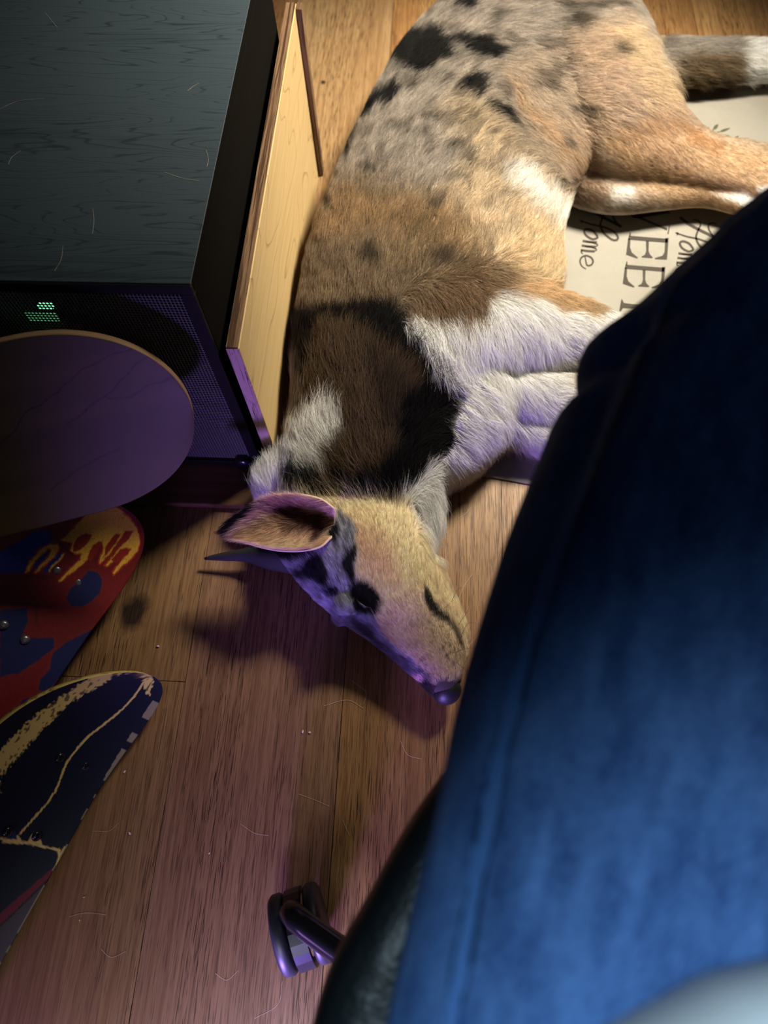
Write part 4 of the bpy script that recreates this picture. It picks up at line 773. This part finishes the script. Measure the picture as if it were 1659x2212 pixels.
def hair_object(name, parent, roots, pts3, radius, colors, mat, K):
    n = len(roots); h = bpy.data.hair_curves.new(name); h.add_curves([K]*n)
    h.attributes['position'].data.foreach_set('vector', pts3.astype(np.float32).ravel())
    ra = h.attributes.get('radius') or h.attributes.new('radius', 'FLOAT', 'POINT'); ra.data.foreach_set('value', radius.astype(np.float32).ravel())
    ca = h.attributes.new('col', 'FLOAT_COLOR', 'CURVE'); ca.data.foreach_set('color', np.c_[colors, np.ones(n)].astype(np.float32).ravel())
    h.materials.append(mat); o = bpy.data.objects.new(name, h); COL.objects.link(o); o.parent = parent; return o
furm = NM('fur', rough=0.6, spec=0.12); furm.col(attr_col(furm))
_tr = furm.N('ShaderNodeBsdfTranslucent'); _mx = furm.N('ShaderNodeMixShader'); _mx.inputs[0].default_value = 0.45
furm.L(attr_col(furm), _tr.inputs['Color']); furm.L(furm.b.outputs[0], _mx.inputs[1]); furm.L(_tr.outputs[0], _mx.inputs[2]); furm.L(_mx.outputs[0], furm.t.nodes['Material Output'].inputs['Surface'])
def grow(obj, count, dens, keep, name='fur', lenf=None, K=5, lift0=.34, rad=.00022, frizz=1.0, parent=None, colf=None, seed=5, up=False):
    r_ = np.random.default_rng(seed); me = obj.data; me.calc_loop_triangles(); nt = len(me.loop_triangles)
    tri = np.zeros(nt*3, np.int32); me.loop_triangles.foreach_get('vertices', tri); tri = tri.reshape(-1, 3)
    co = np.zeros(len(me.vertices)*3, np.float32); me.vertices.foreach_get('co', co); co = co.reshape(-1, 3).astype(float)
    nr = np.zeros(len(me.vertices)*3, np.float32); me.vertices.foreach_get('normal', nr); nr = nr.reshape(-1, 3).astype(float)
    A = co[tri]; ar = np.linalg.norm(np.cross(A[:, 1]-A[:, 0], A[:, 2]-A[:, 0]), axis=1)/2; cen = A.mean(1); fn = nr[tri].mean(1)
    w_ = ar*dens(cen, fn, proj(cen)); w_ = w_/w_.sum(); ti = r_.choice(nt, count, p=w_); u = r_.random((count, 2)); s = np.sqrt(u[:, :1]); b = np.c_[1-s, s*(1-u[:, 1:]), s*u[:, 1:]]
    p = (co[tri[ti]]*b[..., None]).sum(1); n_ = (nr[tri[ti]]*b[..., None]).sum(1); n_ = np.where((n_[:, 2:] < 0) & up, -n_, n_); n_ /= np.linalg.norm(n_, axis=1)[:, None]+1e-9
    px = proj(p); fl = flow(px)
    # image-sense direction to a direction along the coat
    d3 = fl[:, :1]*RW[:, 0]+fl[:, 1:]*RW[:, 1]; d3 = d3-n_*(d3*n_).sum(1)[:, None]; d3 /= np.linalg.norm(d3, axis=1)[:, None]+1e-9
    jl = r_.normal(0, 1, count)[:, None]*5*fl
    C, L_ = (colf or coat)(px+jl)
    frizz = frizz*np.clip(L_/.022, .35, 1.1)
    # clumping: smooth swirl plus per-strand scatter
    sw = (vnoise(px[:, 0]/22, px[:, 1]/22, 71)-.5)*.55*frizz+(vnoise(px[:, 0]/6, px[:, 1]/6, 72)-.5)*.32*frizz+r_.normal(0, .11, count)*frizz
    bt = np.cross(n_, d3); d3 = d3*np.cos(sw)[:, None]+bt*np.sin(sw)[:, None]
    if lenf is not None: L_ = lenf(px, L_)
    L_ = L_*r_.uniform(.65, 1.2, count); lift = lift0*r_.uniform(.5, 1.6, count)+.25*(vnoise(px[:, 0]/14, px[:, 1]/14, 77)-.5)
    t = np.linspace(0, 1, K)[None, :, None]; cur = (r_.normal(0, .12, count)*frizz)[:, None, None]
    lf = lift[:, None, None]
    pos = p[:, None]+L_[:, None, None]*(d3[:, None]*t+n_[:, None]*(lf*t*(1.25-.75*t))+bt[:, None]*cur*t*t)
    pos[..., 2] -= (.10*L_[:, None]*np.linspace(0, 1, K)[None]**2); pos[..., 2] = np.maximum(pos[..., 2], .0012)
    ta = np.linspace(1, .12, K)[None]; R_ = rad*ta*r_.uniform(.7, 1.25, count)[:, None]*np.clip(L_/.018, .45, 1.25)[:, None]
    cv = (r_.uniform(.70, 1.25, count)*(.62+.76*vnoise(px[:, 0]/3.2, px[:, 1]/3.2, 91)))[:, None]; C = np.clip(C*cv, .0012, .95)
    return hair_object(name, parent or obj, p, pos, R_, C, furm.m, K)
def build_dog():
    dog = dog_mesh(); tag(dog, 'merle collie-type dog asleep on its side across the floor and mat', 'dog')
    me = dog.data; co = np.zeros(len(me.vertices)*3, np.float32); me.vertices.foreach_get('co', co); co = co.reshape(-1, 3).astype(float); px = proj(co)
    C, _ = coat(px)
    sk = NM('dog_skin', rough=0.75, spec=0.2); sk.col(attr_col(sk)); me.materials.clear(); me.materials.append(sk.m); colattr(dog, C*.9)
    def dens(c, n_, q):
        d_ = np.where(n_[:, 2] < -.25, 0., 1.); vis = (q[:, 0] < 1760) & (q[:, 1] > -60); d_ = d_*np.where(vis, 1, .25)
        head = soft(sdist(q, [(560, 1110), (870, 1085), (1030, 1360), (1010, 1540), (900, 1500), (600, 1250)]), 20); return d_*(1+2.2*head)*np.where(sdist(q, NOSE) > 0, 0, 1)
    grow(dog, 430000, dens, None, rad=.00019)
    # nose
    B = MB(); ball(B, P(968, 1494, .040), (.020, .019, .020), 24); n_ = B.build('nose', NM('nose_leather', (.012, .011, .013), .5, .4).m, dog, smooth=True)
    v = n_.data.vertices; cc = P(968, 1494, .040)
    for q in v:
        p = np.array(q.co)-cc; s = p@np.array([.75, -.6, .25]); q.co = tuple(cc+p*(1-.18*max(0, s/.017)))
    k = MB().tube([P(972, 1474, .058), P(980, 1480, .055), P(984, 1490, .047)], [.0012, .0022, .0015], 8).build('nostril', NM('nostril_dark', (.002,)*3, .6).m, dog, smooth=True)
    # closed eye
    MB().tube([P(768, 1292, .1035), P(776, 1303, .1045), P(788, 1311, .1035), P(800, 1313, .101)], [.0006, .0014, .0014, .0006], 8).build('closed_eyelid', NM('lid', (.02, .015, .014), .35).m, dog, smooth=True)
    build_ears(dog)
    # whiskers
    r_ = np.random.default_rng(3); wm = NM('whisker', sr(60, 44, 34), .4).m; B = MB()
    for (a_, b_), (ex, ey) in (((930, 1375), (918, 1330)), ((945, 1400), (925, 1345)), ((955, 1385), (968, 1300)), ((982, 1410), (1060, 1395)), ((990, 1395), (1040, 1350)), ((985, 1430), (1020, 1462)), ((876, 1205), (892, 1178)), ((880, 1208), (903, 1182)), ((950, 1320), (975, 1300)), ((990, 1350), (1020, 1285)), ((975, 1300), (1002, 1270))):
        p0 = P(a_, b_, .068); p2 = P(ex, ey, .085); p1 = (p0+p2)/2+np.array([r_.normal(0, .004), r_.normal(0, .004), .006]); s = spline([p0, p1, p2], 5); MB().tube(s, np.linspace(.00026, .0001, len(s)), 5).build('whisker', wm, dog)
NOSE = [(940, 1490), (950, 1470), (985, 1470), (995, 1490), (985, 1520), (960, 1525), (940, 1512)]
def build_ears(dog):
    # near ear: a cupped leaf lying open to the top
    up_ = [(722, 1100), (690, 1078), (640, 1068), (590, 1070), (550, 1086), (515, 1106), (488, 1128), (478, 1140)]
    lo_ = [(712, 1160), (690, 1180), (650, 1188), (610, 1188), (575, 1183), (540, 1174), (505, 1164), (482, 1152)]
    zs = [.146, .150, .150, .146, .140, .133, .126, .123]; cup = [.022, .026, .025, .021, .015, .009, .004, .001]
    n = 22; rows = spline([np.r_[P(*a, z+.006), P(*b, z-.008), c] for a, b, z, c in zip(up_, lo_, zs, cup)], 5); V = []
    for r_ in rows:
        for k in range(n+1):
            u = k/n; p = r_[:3]*(1-u)+r_[3:6]*u; V.append(p+np.array([0, 0, -r_[6]*math.sin(math.pi*u)**.8]))
    F = [(i*(n+1)+k, i*(n+1)+k+1, (i+1)*(n+1)+k+1, (i+1)*(n+1)+k) for i in range(len(rows)-1) for k in range(n)]
    def earcol(q):
        C = np.tile(np.array(sr(236, 204, 178)), (len(q), 1)); g = jit(q, 4, 12, 51)
        def put(p_, c, e, a_=1): nonlocal C; C = lay(C, a_*soft(sdist(g, Z(p_, *W5)), e), c)
        put([(330, 250), (420, 215), (600, 230), (700, 280), (760, 330), (700, 390), (560, 330), (440, 290), (350, 290)], np.array(sr(214, 168, 152)), 14, .6)
        put([(440, 262), (520, 255), (640, 280), (735, 280), (735, 340), (700, 440), (650, 430), (640, 360), (560, 330), (480, 300)], np.array(sr(84, 40, 46)), 8, .92)
        put([(490, 360), (560, 330), (630, 350), (640, 400), (560, 385), (510, 400)], np.array(sr(120, 74, 66)), 9, .7); put([(300, 430), (420, 440), (560, 430), (640, 440), (600, 480), (480, 490), (380, 470)], np.array(sr(246, 222, 190)), 12, .7)
        put([(100, 380), (200, 290), (300, 220), (370, 190), (330, 250), (260, 320), (200, 370), (170, 400), (190, 440), (140, 440)], BLK, 5, .97)
        return C, np.full(len(q), .0125)
    o = mesh('ear', V, F, None, dog, smooth=True); me = o.data; q = proj(np.array(V)); sk = NM('ear_skin', rough=.6, spec=.3); sk.col(attr_col(sk)); me.materials.append(sk.m); colattr(o, earcol(q)[0]*.9)
    if me.polygons[len(me.polygons)//2].normal.z < 0: me.flip_normals()
    m = o.modifiers.new('s', 'SOLIDIFY'); m.thickness = .0025; m.offset = -1
    global FLOW; keepf = FLOW; FLOW = np.array([(700, 1120, -.8, .3), (600, 1110, -.7, -.5), (550, 1130, -.9, .1), (600, 1160, -.6, .8), (650, 1170, -.2, 1), (520, 1150, -1, .3), (640, 1080, -.4, -.6)], float)
    def dens(c, n_, q_): return np.where(sdist(q_, Z([(440, 262), (735, 280), (735, 340), (650, 400), (560, 330)], *W5)) > 0, .25, 1.)
    grow(o, 16000, dens, None, name='ear_fur', lift0=.5, rad=.0002, colf=earcol, seed=9, parent=o, up=True)
    FLOW = keepf
    # far ear, flattened on the floor with its tip out
    rows = spline([np.r_[P(600, 1172, .040), P(640, 1240, .030), .012], np.r_[P(560, 1178, .036), P(580, 1228, .026), .010], np.r_[P(520, 1188, .030), P(530, 1212, .022), .006], np.r_[P(480, 1196, .024), P(485, 1210, .020), .003], np.r_[P(442, 1204, .020), P(443, 1208, .018), 0]], 5); V = []; n = 10
    for r_ in rows:
        for k in range(n+1):
            u = k/n; p = r_[:3]*(1-u)+r_[3:6]*u; V.append(p+np.array([0, 0, r_[6]*math.sin(math.pi*u)]))
    F = [(i*(n+1)+k, i*(n+1)+k+1, (i+1)*(n+1)+k+1, (i+1)*(n+1)+k) for i in range(len(rows)-1) for k in range(n)]
    o = mesh('ear', V, F, NM('ear_black', (.012, .011, .013), .7).m, dog, smooth=True); m = o.modifiers.new('s', 'SOLIDIFY'); m.thickness = .004; m.offset = 0
    tag(o, 'black tip of the far ear')
build_dog()

# ------------------------------------------------------------ small litter on the floor
crumb = NM('crumb', sr(225, 205, 180), .7).m
CR = [((654, 1580), 'left of two pale crumbs close together on the red-lit plank'), ((669, 1582), 'right of two pale crumbs close together on the red-lit plank'), ((269, 1667), 'pale crumb beside the navy skateboard edge'), ((280, 1800), 'long white crumb on the plank right of the navy skateboard'),
      ((181, 1938), 'tiny crumb on the purple-lit floor near the navy skateboard'), ((172, 1988), 'lowest tiny crumb on the purple-lit floor'), ((341, 1396), 'pale crumb on the knotty plank above the navy skateboard tip'), ((452, 1843), 'tiny white speck by a dark pore in the middle plank')]
for i, (q, lab) in enumerate(CR):
    c = P(*q, .0016); B = MB(); ball(B, (0, 0, 0), (.0012, .0022, .0014), 8); o = B.build('crumb', crumb, smooth=True); o.location = c; o.rotation_euler.z = i*1.3
    if i in (4, 5, 7): o.scale = (.6, .6, .8)
    tag(o, lab, 'crumb', 'crumbs on the floor')
def loose_hairs():
    B = MB(); r_ = np.random.default_rng(8)
    L_ = [[(760, 1470, 0), (790, 1495, 0), (785, 1520, 0)], [(700, 1525, 0), (750, 1512, 0), (785, 1530, 0)], [(865, 1600, 0), (880, 1630, 0), (910, 1640, 0)], [(645, 1715, 0), (680, 1728, 0), (712, 1742, 0)], [(740, 1770, 0), (748, 1790, 0), (755, 1805, 0)], [(150, 1980, 0), (185, 1972, 0), (228, 1976, 0)], [(218, 2050, 0), (240, 2068, 0), (272, 2055, 0)],
          [(465, 2103, 0), (490, 2117, 0), (515, 2096, 0)], [(550, 2200, 0), (600, 2170, 0), (610, 2120, 0)], [(200, 1795, 0), (235, 1795, 0), (256, 1778, 0)], [(520, 1780, 0), (550, 1800, 0), (580, 1805, 0)], [(990, 1120, 0), (1005, 1110, 0), (1018, 1095, 0)], [(1010, 1400, 0), (1030, 1375, 0), (1060, 1350, 0)], [(985, 1310, 0), (1000, 1270, 0), (1020, 1240, 0)]]
    for l in L_:
        s = spline([P(a_, b_, .0012) for a_, b_, _ in l], 6); B.tube(s, .00016, 4)
    hm = NM('shed_hair', sr(220, 200, 175), .5).m; tag(B.build('loose_dog_hair', hm), 'shed pale dog hairs scattered on the floorboards', 'hair', kind='stuff'); B = MB()
    for l in ([(430, 180), (418, 186), (405, 196)], [(446, 325), (450, 345), (447, 360)], [(355, 372), (395, 385), (430, 390)], [(45, 325), (25, 340), (18, 355)], [(0, 235), (40, 218), (95, 213)], [(136, 530), (132, 560), (118, 585)], [(200, 450), (203, 475), (200, 505)], [(98, 28), (112, 45), (124, 60)]):
        s = spline([P(a_, b_, .4012) for a_, b_ in l], 6); B.tube(s, .00012, 4)
    tag(B.build('loose_dog_hair', hm), 'shed pale dog hairs on top of the black cabinet', 'hair', kind='stuff')
loose_hairs()
